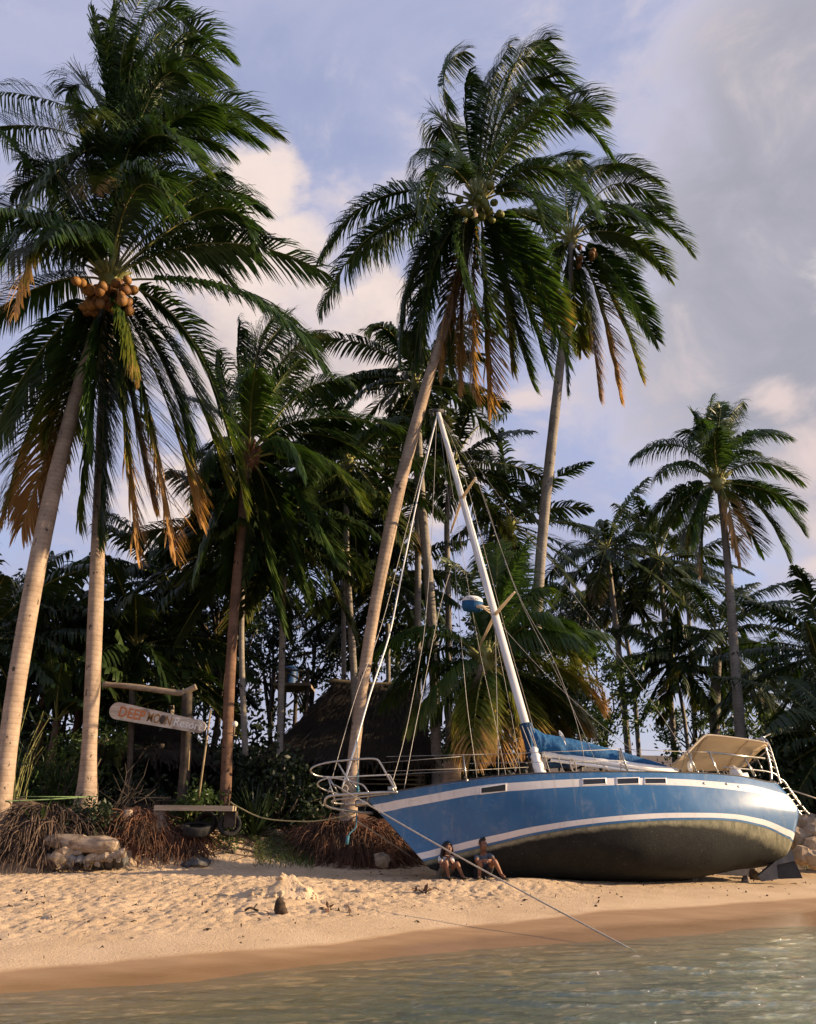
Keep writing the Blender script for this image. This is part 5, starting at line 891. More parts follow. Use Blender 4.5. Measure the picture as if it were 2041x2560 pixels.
def person(label, Y0, jp, look, shirt, shorts, long_hair, seed, sc=1.0):
    P = {k: at(v[0], v[1], Y0 + v[2]) for k, v in jp.items()}; base = on(P['pelvis']); t = thing('person', label, 'person', base, None)
    look = np.array(look, float); look /= np.linalg.norm(look); upv = P['top'] - P['head']; upv /= np.linalg.norm(upv); look = look - upv * (look @ upv); look /= np.linalg.norm(look); sd = np.cross(look, upv)
    hc = P['head']; J = {}; E = []
    def j(k, p, r): J[k] = (np.asarray(p), r * sc if np.isscalar(r) else tuple(q * sc for q in r))
    mid = lambda a, b, f=.5: P[a] * (1 - f) + P[b] * f
    j('pelvis', P['pelvis'], .115); j('waist', mid('pelvis', 'chest', .5), .1); j('chest', P['chest'], .12); j('neck', P['neck'], .05); j('jaw', hc - upv * .035 + look * .02, .066); j('head', hc + upv * .03, .082); j('top', hc + upv * .085 - look * .01, .06)
    j('nose', hc - upv * .005 + look * .098, .013); j('chin', hc - upv * .085 + look * .06, .026)
    E += [('pelvis', 'waist'), ('waist', 'chest'), ('chest', 'neck'), ('neck', 'jaw'), ('jaw', 'head'), ('head', 'top'), ('jaw', 'nose'), ('jaw', 'chin')]
    for s in 'LR':
        j('sh' + s, P['sh' + s], .052); j('el' + s, P['el' + s], .037); j('wr' + s, P['wr' + s], .026); j('hip' + s, P['hip' + s], .085); j('kn' + s, P['kn' + s], .055); j('calf' + s, mid('kn' + s, 'an' + s, .35), .052); j('an' + s, P['an' + s], .034); j('toe' + s, P['toe' + s], .026)
        E += [('chest', 'sh' + s), ('sh' + s, 'el' + s), ('el' + s, 'wr' + s), ('pelvis', 'hip' + s), ('hip' + s, 'kn' + s), ('kn' + s, 'calf' + s), ('calf' + s, 'an' + s), ('an' + s, 'toe' + s)]
        d = P['wr' + s] - P['el' + s]; d /= np.linalg.norm(d); d = d + np.array([0, -.1, -.25]); d /= np.linalg.norm(d); c = np.cross(d, [0, 0, 1.0]); c /= np.linalg.norm(c); n = np.cross(c, d)
        j('palm' + s, P['wr' + s] + d * .06, (.034, .018)); E.append(('wr' + s, 'palm' + s))
        for f, (o, L) in enumerate(((-.03, .06), (-.01, .075), (.012, .07), (.03, .055))):
            a = P['wr' + s] + d * .085 + c * o; j(f'f{s}{f}a', a, .0095); j(f'f{s}{f}b', a + d * L * .55 - n * .012, .0085); j(f'f{s}{f}c', a + d * L * .85 - n * L * .5, .007); E += [('palm' + s, f'f{s}{f}a'), (f'f{s}{f}a', f'f{s}{f}b'), (f'f{s}{f}b', f'f{s}{f}c')]
        q = (1 if s == 'L' else -1); a = P['wr' + s] + d * .04 + c * .036 * q; j(f'f{s}ta', a, .011); j(f'f{s}tb', a + d * .035 + c * .02 * q, .009); E += [('palm' + s, f'f{s}ta'), (f'f{s}ta', f'f{s}tb')]
    body = mesh_child('body', skin_mesh('body', J, E, 'pelvis'), M['skin'], t)
    fat = lambda k, e: (J[k][0], (J[k][1] if np.isscalar(J[k][1]) else J[k][1][0]) + e)
    S = {k: fat(k, .018) for k in ('pelvis', 'waist', 'chest', 'shL', 'shR')}; S['neck'] = (mid('chest', 'neck', .65), .065)
    for s in 'LR': S['arm' + s] = (mid('sh' + s, 'el' + s, .62), .058 * sc)
    mesh_child('shirt', skin_mesh('shirt', S, [('pelvis', 'waist'), ('waist', 'chest'), ('chest', 'neck'), ('chest', 'shL'), ('chest', 'shR'), ('shL', 'armL'), ('shR', 'armR')], 'chest'), M[shirt], t)
    S = {'pelvis': fat('pelvis', .03)}; EE = []
    for s in 'LR': S['hip' + s] = fat('hip' + s, .022); S['th' + s] = (mid('hip' + s, 'kn' + s, .72), .078 * sc); EE += [('pelvis', 'hip' + s), ('hip' + s, 'th' + s)]
    mesh_child('shorts', skin_mesh('shorts', S, EE, 'pelvis'), M[shorts], t)
    g = MB(); r_ = np.random.default_rng(seed)
    hd = hc + upv * .055 - look * .022; ax = np.array([sd, look, upv]); nv, nu = 12, 18; G = []
    for i in range(nv + 1):
        th = math.pi * i / nv * .72; ring = []
        for k in range(nu):
            ph = 2 * math.pi * k / nu; v = np.array([math.sin(th) * math.cos(ph), math.sin(th) * math.sin(ph), math.cos(th)])
            rr = np.array([.098, .108, .105]) * (1 + .10 * (r_.random() - .5))
            if v[1] > .45 and v[2] < .42: rr = rr * .74
            ring.append(hd + (v * rr * sc) @ ax)
        G.append(ring)
    g.grid(G, closev=True)
    n_ = 90 if long_hair else 30
    for k in range(n_):
        ph = r_.uniform(math.pi * .93, math.pi * 2.07) if long_hair else r_.uniform(0, 6.28); th = r_.uniform(.2, 1.5) if long_hair else r_.uniform(0, 1.1); v = np.array([math.sin(th) * math.cos(ph), math.sin(th) * math.sin(ph), math.cos(th)]); p = hd + (v * np.array([.098, .106, .104]) * sc) @ ax
        if long_hair:
            o = (np.array([v[0], v[1], 0]) * .05) @ ax; g.tube([p, p + o * .6 - [0, 0, .09], p + o + [0, 0, -.19 * r_.uniform(.8, 1.2)], p + o * .8 + [0, 0, -.27 * r_.uniform(.7, 1.15)]], [.014, .016, .013, .004], 5, cap=False)
        else:
            d = (v * [1, 1, 1.2]) @ ax + r_.normal(0, .4, 3); g.tube([p, p + d * .012 * sc, p + d * .024 * sc], [.014, .010, .004], 4, cap=False)
    obj('hair', g, M['hair'], t)
    g = MB()
    for q in (-1, 1): g.ball(hc + upv * .022 + look * .083 + sd * .033 * q, (.012, .008, .007), 8, 6, ax=ax)
    obj('eye', g, M['eye'], body); g = MB(); g.ball(hc - upv * .048 + look * .084, (.024, .008, .007), 8, 6, ax=ax); obj('mouth', g, mnoise('lips_' + str(seed), (.14, .05, .04), (.18, .07, .055), 9, .5, 0), body)
    g = MB()
    for q in (-1, 1): g.ball(hc + upv * .008 - look * .005 + sd * .088 * q, (.012, .02, .03), 8, 6, ax=ax)
    obj('ear', g, M['skin'], body)
    g = MB()
    for s in 'LR':
        d = P['toe' + s] - P['an' + s]; d[2] = 0; d /= np.linalg.norm(d); c = (P['toe' + s] + P['an' + s]) / 2; c[2] = float(ground(c[0], c[1])) + .018; g.box(c, (.25, .09, .03), [d, np.cross([0, 0, 1], d), [0, 0, 1]])
    obj('sandal', g, M['sole'], t); return t, P
def build_people():
    NP = BOAT_NEAR.reshape(-1, 3); NQ = proj(NP)
    def hullY(px, py): i = np.argsort(np.hypot(NQ[:, 0] - px, NQ[:, 1] - py))[:4]; return NP[i, 1].mean()
    Y0 = gnd(1123, 2198)[1] + .04; print('people Y', Y0, 'hull', hullY(1108, 2170), hullY(1208, 2170))
    g1 = {'pelvis': (1107, 2187, .36), 'chest': (1111, 2151, .30), 'neck': (1116, 2138, .24), 'head': (1121, 2123, .18), 'top': (1119, 2108, .2), 'shL': (1101, 2146, .28), 'shR': (1129, 2146, .26), 'elL': (1104, 2163, .08), 'wrL': (1118, 2147, .02), 'elR': (1133, 2164, .10), 'wrR': (1125, 2148, .04), 'hipL': (1104, 2188, .3), 'hipR': (1114, 2188, .3), 'knL': (1115, 2152, -.06), 'anL': (1122, 2192, .0), 'toeL': (1125, 2199, -.13), 'knR': (1143, 2157, -.04), 'anR': (1157, 2191, .02), 'toeR': (1162, 2197, -.1)}
    t, P = person('long haired person sitting against the bow with knees drawn up', Y0, g1, (.45, -1, -.25), 'shirt_white', 'shorts_beige', True, 1, .92)
    Y1 = gnd(1200, 2199)[1] + .04
    g2 = {'pelvis': (1209, 2184, .42), 'chest': (1211, 2147, .36), 'neck': (1209, 2131, .31), 'head': (1208, 2112, .27), 'top': (1208, 2096, .28), 'shL': (1193, 2141, .34), 'shR': (1227, 2139, .32), 'elL': (1192, 2156, .08), 'wrL': (1211, 2151, -.06), 'elR': (1235, 2153, .08), 'wrR': (1222, 2151, -.09), 'hipL': (1203, 2186, .36), 'hipR': (1216, 2186, .36), 'knL': (1200, 2152, -.04), 'anL': (1199, 2192, .04), 'toeL': (1196, 2199, -.1), 'knR': (1236, 2150, -.03), 'anR': (1254, 2187, .04), 'toeR': (1263, 2194, -.06)}
    person('short haired person in a grey blue shirt sitting under the hull, arms on knees', Y1, g2, (.55, -1, -.05), 'shirt_grey', 'shorts_dark', False, 2, 1.0)
    g = MB(); c = (P['wrL'] + P['wrR']) / 2 + np.array([0, -.05, .03]); g.box(c, (.07, .012, .13), [[.9, .3, .1], [-.3, .95, 0], [-.1, 0, 1]]); solo('phone', g, M['phone'], 'small dark phone held up to the long haired person\'s mouth', 'phone', c, smooth=False)

# ------------------------------------------------------------------ things on the bank and the beach
ZG = lambda x, y: (200 + .2909 * x, 1650 + .2909 * y)
Z13 = lambda x, y: (.349 * x, 1950 + .349 * y)
Z2 = lambda x, y: (.4654 * x, 1600 + .4654 * y)
Z11 = lambda x, y: (600 + .3247 * x, 1300 + .3247 * y)
def slab(g, pts, th, m=0):
    p = np.asarray(pts, float); n = np.cross(p[1] - p[0], p[-1] - p[0]); n /= np.linalg.norm(n); k = len(p); q = p + n * th
    g.add(np.concatenate([p, q]), [tuple(range(k - 1, -1, -1)), tuple(range(k, 2 * k))] + [(i, (i + 1) % k, k + (i + 1) % k, k + i) for i in range(k)], m)
def rock(label, c, r, seed, mat='stone', group='stones on the beach', name='stone', cat='stone'):
    g = MB(); ax = np.linalg.qr(np.random.default_rng(seed).normal(size=(3, 3)) * .35 + np.eye(3))[0]; g.ball(np.asarray(c) + [0, 0, r[2] * .35], r, 8, 5, jit=.62, seed=seed, ax=ax); o = solo(name, g, M[mat], label, cat, c, group, smooth=False); bv = o.modifiers.new('bevel', 'BEVEL'); bv.width = min(r) * .12; bv.segments = 2; return o
_at = at
def build_props():
    at = lambda px_, py_, Y: _at(px_, py_, Y + (1.05 if (px_ < 640 and Y < 20.7) else 0))
    # sign and gateway
    Y = 19.4; a = at(*ZG(262, 425), Y); b = at(*ZG(1058, 580), Y); xd = b - a; L = np.linalg.norm(xd); xd /= L; yd = np.array([0, 0, 1.0]); yd -= xd * (xd @ yd); yd /= np.linalg.norm(yd); zd = np.cross(xd, yd)
    h0 = 21 * mpp(a); h1 = 15.5 * mpp(b); out = []
    for k in np.linspace(90, 270, 13): out.append(a + xd * (h0 + math.cos(R(k)) * h0) - xd * h0 * .1 + yd * math.sin(R(k)) * h0)
    for k in np.linspace(-90, 90, 13): out.append(b - xd * h1 * .6 + xd * math.cos(R(k)) * h1 + yd * math.sin(R(k)) * h1)
    t = thing('resort_sign', 'long worn white board sign lettered in orange, ochre and white, hung at a slant', 'sign', on(a)); g = MB(); slab(g, out, -.05); bo = obj('board', g, M['signboard'], t, smooth=False)
    fz = zd * (1 if zd[1] < 0 else -1); px = lambda q: (q - 262) / (1058 - 262) * L; nn = a + fz * .004
    e0 = np.array(out); 
    def word(s, x0, x1, hgt, dy, mat, sc=1.0, bold=0.0):
        o = text3(s, a + fz * .006 + xd * px(x0) + yd * dy, xd, yd, hgt, M[mat], 'lettering', t, .003, 1.0, bold); me = o.data; co = np.empty(len(me.vertices) * 3); me.vertices.foreach_get('co', co); co = co.reshape(-1, 3) + rootloc(t); q = (co - (a + xd * px(x0))) @ xd; k = (px(x1) - px(x0)) / (q.max() - q.min()); co = co + np.outer((q - q.min()) * k - q, xd) - rootloc(t); me.vertices.foreach_set('co', co.ravel()); me.update()
        return o
    word('DEEP', 340, 562, 34 * mpp(a), -11.5 * mpp(a), 'letter_orange', bold=.007); word('MO', 584, 690, 32 * mpp(a), -11 * mpp(a), 'letter_ochre', bold=.003); word('N', 738, 788, 32 * mpp(a), -11 * mpp(a), 'letter_ochre', bold=.003); word('Resort', 812, 1050, 28 * mpp(a), -8.5 * mpp(a), 'letter_white', bold=.006)
    g = MB(); c = a + xd * px(714) + fz * .012 + yd * .0; g.ball(c, (11 * mpp(a) * .75, .012, 11 * mpp(a)), 14, 8, ax=[xd, fz, yd]); obj('painted_coconut', g, M['letter_dark'], t)
    t = thing('gateway', 'rough wooden gateway of two posts under a crooked log, behind the white board sign', 'gateway', on(at(455, 2000, 19.7)))
    P = [at(*q, 19.7) for q in (ZG(200, 210), ZG(400, 225), ZG(600, 250), ZG(860, 285), ZG(925, 265), ZG(1000, 228))]; g = MB(); S = smoothpath(P, 26); g.tube(S, .075 * (1 + .3 * (fbm(np.arange(26) * .5, np.zeros(26), 3) - .45)), 10); obj('beam', g, M['wood'], t)
    for top, bot, r_ in ((ZG(925, 290), ZG(880, 1200), .14), (ZG(448, 240), ZG(410, 1200), .07), (ZG(945, 270), ZG(935, 960), .045)):
        p0 = at(*top, 19.75); p1 = on(at(*bot, 19.75)) - [0, 0, .2]; g = MB(); g.tube(smoothpath([p0, (p0 + p1) / 2 + [.05, 0, 0], p1], 14), [r_] * 14, 10); obj('post', g, M['wood_dark'] if r_ > .05 else M['wood'], t)
    for i, (q0, q1, r_, lb) in enumerate((((1125, 430), (1018, 1085), .028, 'pale bamboo pole leaning beside the gateway post'), ((950, 640), (930, 950), .022, 'short pale pole upright against the gateway post'), ((180, 850), (100, 1010), .02, 'short pale stick leaning beside the second trunk'))):
        p0 = at(*ZG(*q0), 19.5 if i < 2 else 19.0); p1 = at(*ZG(*q1), 19.3 if i < 2 else 18.9); p1[2] = min(p1[2], float(ground(p1[0], p1[1]))) if i == 0 else p1[2]; g = MB(); g.tube([p0, p1], [r_ * .8, r_], 8); solo('bamboo_pole', g, M['bamboo'], lb, 'pole', p1)
    t = thing('garden_lamp', 'small white globe lamp on a bracket at the brown palm trunk', 'lamp', at(592, 1815, 19.5)); g = MB(); c = at(*ZG(1332, 552), 19.4); g.ball(c, 7.5 * mpp(c), 14, 10); obj('globe', g, M['lamp_globe'], t); g = MB(); g.tube([c - [0, 0, .07], c - [0, 0, .24]], .015, 6); g.box(c - [0, 0, .27], (.12, .06, .02)); g.tube([c - [0, 0, .2], c + [-.2, .2, -.2]], .012, 6); obj('bracket', g, M['wood'], t)
    # bench, tyres, fence
    t = thing('bench', 'pale plank bench laid across a concrete stub and an old tyre', 'bench', on(at(480, 2040, 18.7))); p0, p1 = at(*ZG(660, 1272), 18.6), at(*ZG(1330, 1278), 18.6); g = MB(); ax = (p1 - p0) / np.linalg.norm(p1 - p0); g.box((p0 + p1) / 2, (np.linalg.norm(p1 - p0), .42, 12.5 * mpp(p0)), [ax, [0, 1, 0], np.cross(ax, [0, 1, 0])]); obj('seat', g, M['plank'], t, smooth=False)
    g = MB(); c = at(*ZG(690, 1335), 18.6); g.tube([c + [0, 0, .14], c - [0, 0, .1], c - [0, 0, .35]], [.16, .14, .26], 12); obj('support', g, M['stone'], t)
    g = MB(); c = at(*ZG(1300, 1330), 18.75); g.box(c - [0, 0, .1], (.25, .3, .35)); obj('support', g, M['wood_dark'], t, smooth=False)
    g = MB(); p0, p1 = at(*ZG(330, 1290), 18.9), at(*ZG(650, 1285), 18.9); g.box((p0 + p1) / 2, (np.linalg.norm(p1 - p0), .35, .07)); t2 = thing('dark_bench', 'dark weathered plank bench left of the pale plank', 'bench', on((p0 + p1) / 2)); obj('seat', g, M['wood_dark'], t2, smooth=False)
    for k in (.12, .85): g = MB(); c = p0 * (1 - k) + p1 * k; z = float(ground(c[0], c[1])); g.box([c[0], c[1], (c[2] + z) / 2 - .1], (.14, .25, max(.1, c[2] - z + .1))); obj('leg', g, M['wood_dark'], t2, smooth=False)
    def tyre(label, c, ax, Rr, r):
        g = MB(); ax = np.asarray(ax, float); ax /= np.linalg.norm(ax); u = np.cross(ax, [0, .3, 1.0]); u /= np.linalg.norm(u); w = np.cross(ax, u); G = []
        for i in range(28):
            d = u * math.cos(i * 2 * math.pi / 28) + w * math.sin(i * 2 * math.pi / 28); ring = []
            for q, h in ((.62, .75), (.85, 1.0), (1.0, .92), (1.02, .6), (1.02, -.6), (1.0, -.92), (.85, -1.0), (.62, -.75), (.7, -.6), (.86, -.4), (.86, .4), (.7, .6)): ring.append(np.asarray(c) + d * Rr * q * (1 + .012 * (i % 2) * (abs(h) < .7)) + ax * r * h)
            G.append(ring)
        G.append(G[0]); g.grid(G, closev=True); solo('tyre', g, M['rubber'], label, 'tyre', on(c), 'old tyres under the bench')
    c = at(*ZG(1285, 1415), 18.75); tyre('old black tyre standing upright at the right end of the plank bench', c, (.35, -1, .1), 28 * mpp(c), .11)
    c = at(*ZG(1010, 1455), 18.5); tyre('old tyre lying flat under the middle of the plank bench', c, (.05, -.25, 1), 34 * mpp(c), .10); c2 = at(*ZG(1090, 1400), 18.9); tyre('old tyre leaning in the shade behind the flat one', c2, (-.2, -1, .4), 27 * mpp(c), .1)
    c = at(*Z13(460, 350), 17.7); tyre('half buried tyre in the bank above the pale log', c, (.1, -.5, 1), 40 * mpp(c), .1)
    g = MB(); r_ = np.random.default_rng(5)
    for k in range(34): p = at(330 + k * 3.9 + r_.normal(0, .6), 2018, 20.2); z = float(ground(p[0], p[1])); g.tube([[p[0], p[1], z - .1], [p[0] + r_.normal(0, .01), p[1], z + .62 + r_.normal(0, .03)]], .021, 6)
    for z_ in (.2, .52): p, q = at(326, 2018, 20.17), at(464, 2018, 20.17); z = float(ground(p[0], p[1])); g.tube([[p[0], p[1], z + z_], [q[0], q[1], z + z_]], .022, 6)
    t = thing('bamboo_fence', 'low dark fence of upright bamboo canes behind the benches', 'fence', on(at(395, 2018, 20.2))); obj('cane', g, M['wood_dark'], t)
    g = MB(); p, q = at(*ZG(400, 1183), 20.0), at(*ZG(765, 1187), 20.0); g.tube([p, q], .02, 8); obj('top_rail', g, M['bamboo'], t)
    g = MB(); P = [at(*Z13(38, 152), 17.3), at(*Z13(350, 140), 17.7), at(*Z13(640, 122), 18.25), at(*Z13(700, 118), 18.3)]; g.tube(smoothpath(P, 20), .014, 6); P = [at(*Z13(100, 120), 17.6), at(*Z13(620, 122), 18.27)]; g.tube(P, .012, 6); solo('green_cord', g, M['rope_green'], 'thin green cord strung between the two front palm trunks', 'cord', P[1])
    # log and stones
    p = [at(*Z13(*q), 17.2) for q in ((322, 432), (450, 440), (600, 462), (760, 468), (845, 478))]; S = smoothpath(p, 24); rr = np.interp(np.arange(24), [0, 4, 16, 20, 23], [.07, .15, .18, .16, .09]) * (1 + .05 * np.sin(np.arange(24) * .9)); g = MB(); g.tube(S, rr, 14)
    t = thing('driftwood_log', 'thick bleached palm log lying on the stones at the foot of the bank', 'log', on(p[2])); obj('log', g, M['log'], t)
    sp = [((600, 408), .24, 'pale flat stone on top of the log, left one'), ((668, 412), .2, 'pale flat stone on top of the log, middle one'), ((722, 428), .17, 'pale flat stone on top of the log, right one'), ((450, 540), .40, 'big orange brown stone beside the hanging roots'), ((520, 560), .26, 'greyish stone under the log'), ((575, 570), .22, 'blue grey stone under the log'), ((625, 575), .2, 'squat stone under the middle of the log'), ((670, 548), .27, 'pale round stone under the log'), ((720, 555), .2, 'cream stone right of the round one'), ((762, 545), .24, 'tilted tan stone below the end of the log'), ((815, 530), .2, 'tan stone at the end of the log'), ((868, 530), .22, 'upright pale stone past the end of the log'), ((395, 590), .22, 'stone at the edge of the hanging roots'), ((345, 560), .25, 'stone half covered by hanging roots'), ((625, 605), .13, 'small stone in front of the heap'), ((700, 600), .14, 'small white stone in front of the heap'), ((560, 520), .2, 'flat stone just below the log'), ((500, 610), .14, 'small brown stone low in front of the heap'), ((790, 570), .13, 'small tan stone low at the right of the heap'), ((850, 575), .11, 'smallest stone right of the heap')]
    for i, (q, r_, lb) in enumerate(sp):
        up_ = i < 3; c = at(*Z13(*q), 17.15 if not up_ else 17.25); z = float(ground(c[0], c[1])); r_ *= .5 if i != 3 else .62; rock(lb, c - [0, 0, r_ * .35], (r_, r_ * .8, r_ * (.5 if up_ else .8)), 20 + i, ('stone_tan' if (up_ or 'tan' in lb or 'orange' in lb or 'cream' in lb or 'pale' in lb or 'white' in lb) else 'stone_grey' if 'grey' in lb else 'stone'))
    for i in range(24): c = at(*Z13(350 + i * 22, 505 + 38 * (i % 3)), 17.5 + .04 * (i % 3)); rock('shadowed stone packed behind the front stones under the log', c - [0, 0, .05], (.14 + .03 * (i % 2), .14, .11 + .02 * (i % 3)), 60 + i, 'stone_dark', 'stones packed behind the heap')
    c = gnd(*Z13(775, 608)); rock('dark pointed stone lying on the sand right of the heap', c, (.24, .17, .15), 77, 'stone_dark'); g = MB()
    c = gnd(*Z13(1405, 612)); rock('low grey stone in the sand below the sandy slope', c - [0, 0, .04], (.34, .2, .13), 78, 'stone_dark')
    c = at(*Z13(912, 300), 18.35); g = MB(); g.tube([c + [.0, 0, .25], c, c - [0, 0, .35]], [.09, .12, .17], 9); solo('stump', g, M['plank'], 'short pale stump standing at the top of the red roots', 'stump', on(c))
    c = on(at(955, 2155, 19.2)); rock('pale block of stone at the right foot of the root mound', at(957, 2146, 19.0) - [0, 0, .1], (.17, .14, .17), 81)
    for i, (px_, py_, r_, lb) in enumerate(((1735, 2192, .085, 'small pale stub poking out of the sand under the hull'), (1893, 2190, .2, 'pale rounded stone beside the skeg'), (1866, 2197, .1, 'small pale stone wedged under the hull near the stern'))): c = gnd(px_, py_ + 8); rock(lb, c - [0, 0, .02], (r_, r_, r_ * .9), 90 + i)
    rv = [(2012, 2098, .55, 'big pale boulder right behind the stern'), (2040, 2120, .5, 'boulder low at the right edge behind the stern'), (2035, 2075, .45, 'boulder in the upper row at the right edge'), (2008, 2062, .4, 'boulder high behind the stern'), (2005, 2140, .4, 'boulder at the foot of the slope behind the stern'), (2035, 2150, .35, 'lowest boulder at the right edge'), (2060, 2095, .5, 'boulder cut by the right edge')]
    for i, (px_, py_, r_, lb) in enumerate(rv): rock(lb, at(px_, py_, 22.4 - .012 * (py_ - 2060)) - [0, 0, r_ * .2], (r_ * .7, r_ * .65, r_ * .6), 110 + i, 'stone_tan', 'boulders of the bank behind the stern', 'boulder', 'boulder')
    for i in range(12): rock('boulder of the stone bank further right', at(2090 + 40 * (i % 4), 2060 + 35 * (i // 4), 22.6), (.4, .36, .33), 130 + i, 'stone_tan', 'boulders of the stone bank further right', 'boulder', 'boulder')
    for i in range(16): rock('smaller stone packed between the boulders behind the stern', at(1998 + 13 * (i % 6), 2058 + 34 * (i // 6) + 9 * (i % 2), 22.9 - .35 * (i // 6)), (.2 + .04 * (i % 3), .2, .16), 160 + i, ('stone', 'stone_tan')[i % 2], 'small stones packed between the boulders')
    # sand heap, husk, sticks
    g = MB(); n_ = 44; c = MOUND; G = []
    for i in range(n_):
        row = []
        for k in range(n_):
            x = (i / (n_ - 1) - .5) * 2.4; y = (k / (n_ - 1) - .5) * 1.6; q = .34 * math.exp(-((x - .05) / .33) ** 2 - (y / .34) ** 2) + .19 * math.exp(-((x - .42) / .17) ** 2 - (y / .26) ** 2) + .16 * math.exp(-((x + .35) / .36) ** 2 - ((y + .1) / .34) ** 2); nz = float(fbm(np.array([x * 5 + 3]), np.array([y * 5]), 3)[0] - .45)
            q = q * (.85 + 1.0 * nz) - .03 + .05 * nz; row.append([c[0] + x, c[1] + y + .1, float(ground(c[0] + x, c[1] + y + .1)) + q - .05 * (abs(x) > 1.05 or abs(y) > .7)])
        G.append(row)
    g.grid(G); r_ = np.random.default_rng(6)
    for k in range(60):
        i_, k_ = r_.integers(12, 34), r_.integers(10, 30); r0 = r_.uniform(.012, .042); g.ball(np.array(G[i_][k_]) + [0, 0, -r0 * .15], (r0 * 1.2, r0, r0 * .8), 10, 7, jit=.7, seed=300 + k)
    solo('sand_heap', g, mnoise('heaped_sand', (.47, .345, .215), (.57, .43, .285), 3, .95, .6, 26, dist=.04), 'small lumpy heap of dug sand on the beach', 'sand heap', MOUND)
    c = gnd(*Z2(1498, 1470)); g = MB(); g.ball(c + [0, 0, .09], (.085, .07, .13), 12, 8, jit=.5, seed=4); g.ball(c + [.04, 0, .03], (.1, .07, .05), 10, 6, jit=.4, seed=5); g.tube([c + [0, 0, .18], c + [.01, 0, .26]], [.03, .006], 5); solo('coconut_husk', g, M['husk'], 'dark split coconut husk standing on the smooth sand', 'coconut husk', c)
    for i, (q, ln, lb) in enumerate((((1350, 1466), .2, 'short brown twig left of the coconut husk'), ((790, 1182), .3, 'forked dry twig on the sand below the red roots'), ((390, 1250), .8, 'dark palm stalk lying beside the hanging roots'))):
        c = gnd(*Z2(*q)); g = MB(); S = smoothpath([c + [-ln * .5, .02, .03], c + [-.1 * ln, 0, .07], c + [ln * .2, .05, .04], c + [ln * .5, 0, .03]], 10); g.tube(S, .018, 6); g.tube([S[5], S[5] + [.06, 0, .07]], .01, 5); solo('twig', g, M['husk'], lb, 'twig', c)
    for i, (px_, py_, lb) in enumerate(((1030, 2232, 'reddish dry leaf litter on the sand before the bow'), (800, 2276, 'small brown leaf scrap near the smooth sand'))):
        c = gnd(px_, py_); g = MB(); r_ = np.random.default_rng(i); leaves(g, c + np.abs(r_.normal(0, .1, (14, 3))) * [2.2, .8, .15] + [0, 0, .02], r_, .13, hang=0); solo('leaf_litter', g, M['root'], lb, 'leaf litter', c, att='dry')
    # scraps washed up along the tide line and between the footprints
    r_ = np.random.default_rng(91); g = MB(); C = []
    for k in range(420):
        x = r_.uniform(-7, 10); y = float(Ywe(x)) + (abs(r_.normal(.5, .35)) if k < 30 else r_.uniform(1.2, 7.0)); yb_ = np.interp(x, _bk[:, 0], _bk[:, 1])
        if y < yb_ - .2: C.append([x, y, float(ground(x, y) + roughness(np.array([x]), np.array([y]))[0]) + .012])
    C = np.array(C); leaves(g, C, r_, .055, .5, hang=0)
    for p in C[::5]: a = r_.uniform(0, 6.28); d = np.array([math.cos(a), math.sin(a), .05]) * r_.uniform(.02, .07); g.tube([p - d, p + [0, 0, .012], p + d], .006, 4)
    for p in C[2::9]: g.ball(p, r_.uniform(.01, .028, 3), 6, 4)
    tag(obj('beach_litter', g, M['husk'], att='dry'), 'small dark scraps of leaf, twig and shell strewn over the sand', 'litter', kind='stuff')
    # huts
    def thatch_hut(label, ridge, eave, Yr, Ye, seed, posts, back):
        r_ = np.random.default_rng(seed); t = thing('thatched_hut', label, 'hut', on(at(*posts[0], Ye))); A, B = at(*ridge[0], Yr), at(*ridge[1], Yr); c0, c1 = at(*eave[0], Ye), at(*eave[1], Ye); d0, d1 = c0 + [0, back, 0], c1 + [0, back, 0]; g = MB()
        def face(p, q, r2, s2, n=26, k=14):
            G = [[(p * (1 - u) + q * u) * (1 - v) + (s2 * (1 - u) + r2 * u) * v + np.array([0, 0, -.25 * math.sin(math.pi * v) * .6 + .10 * (fbm(np.array([u * 14 + seed]), np.array([v * 9]), 3)[0] - .45)]) for v in np.linspace(0, 1, k)] for u in np.linspace(0, 1, n)]
            g.grid(G)
        def shag(p, q, r2, s2, cnt):
            for k in range(cnt):
                u, v = r_.random(), r_.random(); o = (p * (1 - u) + q * u) * (1 - v) + (s2 * (1 - u) + r2 * u) * v; o = o + np.array([0, 0, -.15 * math.sin(math.pi * v) + r_.uniform(.0, .09)]); dn = (s2 * (1 - u) + r2 * u) - (p * (1 - u) + q * u); dn = dn / np.linalg.norm(dn); w = np.cross(dn, [0, 0, 1.0]); w = w / (np.linalg.norm(w) + 1e-6) * r_.uniform(.012, .05); e = o + (dn + r_.normal(0, .10, 3)) * r_.uniform(.25, .7)
                g.add([o - w, o + w, e + w * .4, e - w * .4], [(0, 1, 2, 3)])
        shag(A, B, c1, c0, 2200); shag(A, A, c0, d0, 500); shag(B, B, d1, c1, 500)
        face(A, B, c1, c0); face(B, A, d0, d1); face(A, A + [.01, 0, 0], c0, d0, 12); face(B, B + [.01, 0, 0], d1, c1, 12)
        for (p, q) in ((c0, c1), (d0, c0), (c1, d1)):
            for k in range(int(np.linalg.norm(q - p) / .05)):
                o = p + (q - p) * r_.random() + np.array([0, 0, .08]); l = r_.uniform(.15, .45); w = (q - p) / np.linalg.norm(q - p) * .03; e = o + np.array([r_.normal(0, .05), r_.normal(0, .05), -l]); g.add([o - w, o + w, e + w * .3, e - w * .3], [(0, 1, 2, 3)])
        obj('roof', g, M['thatch'], t)
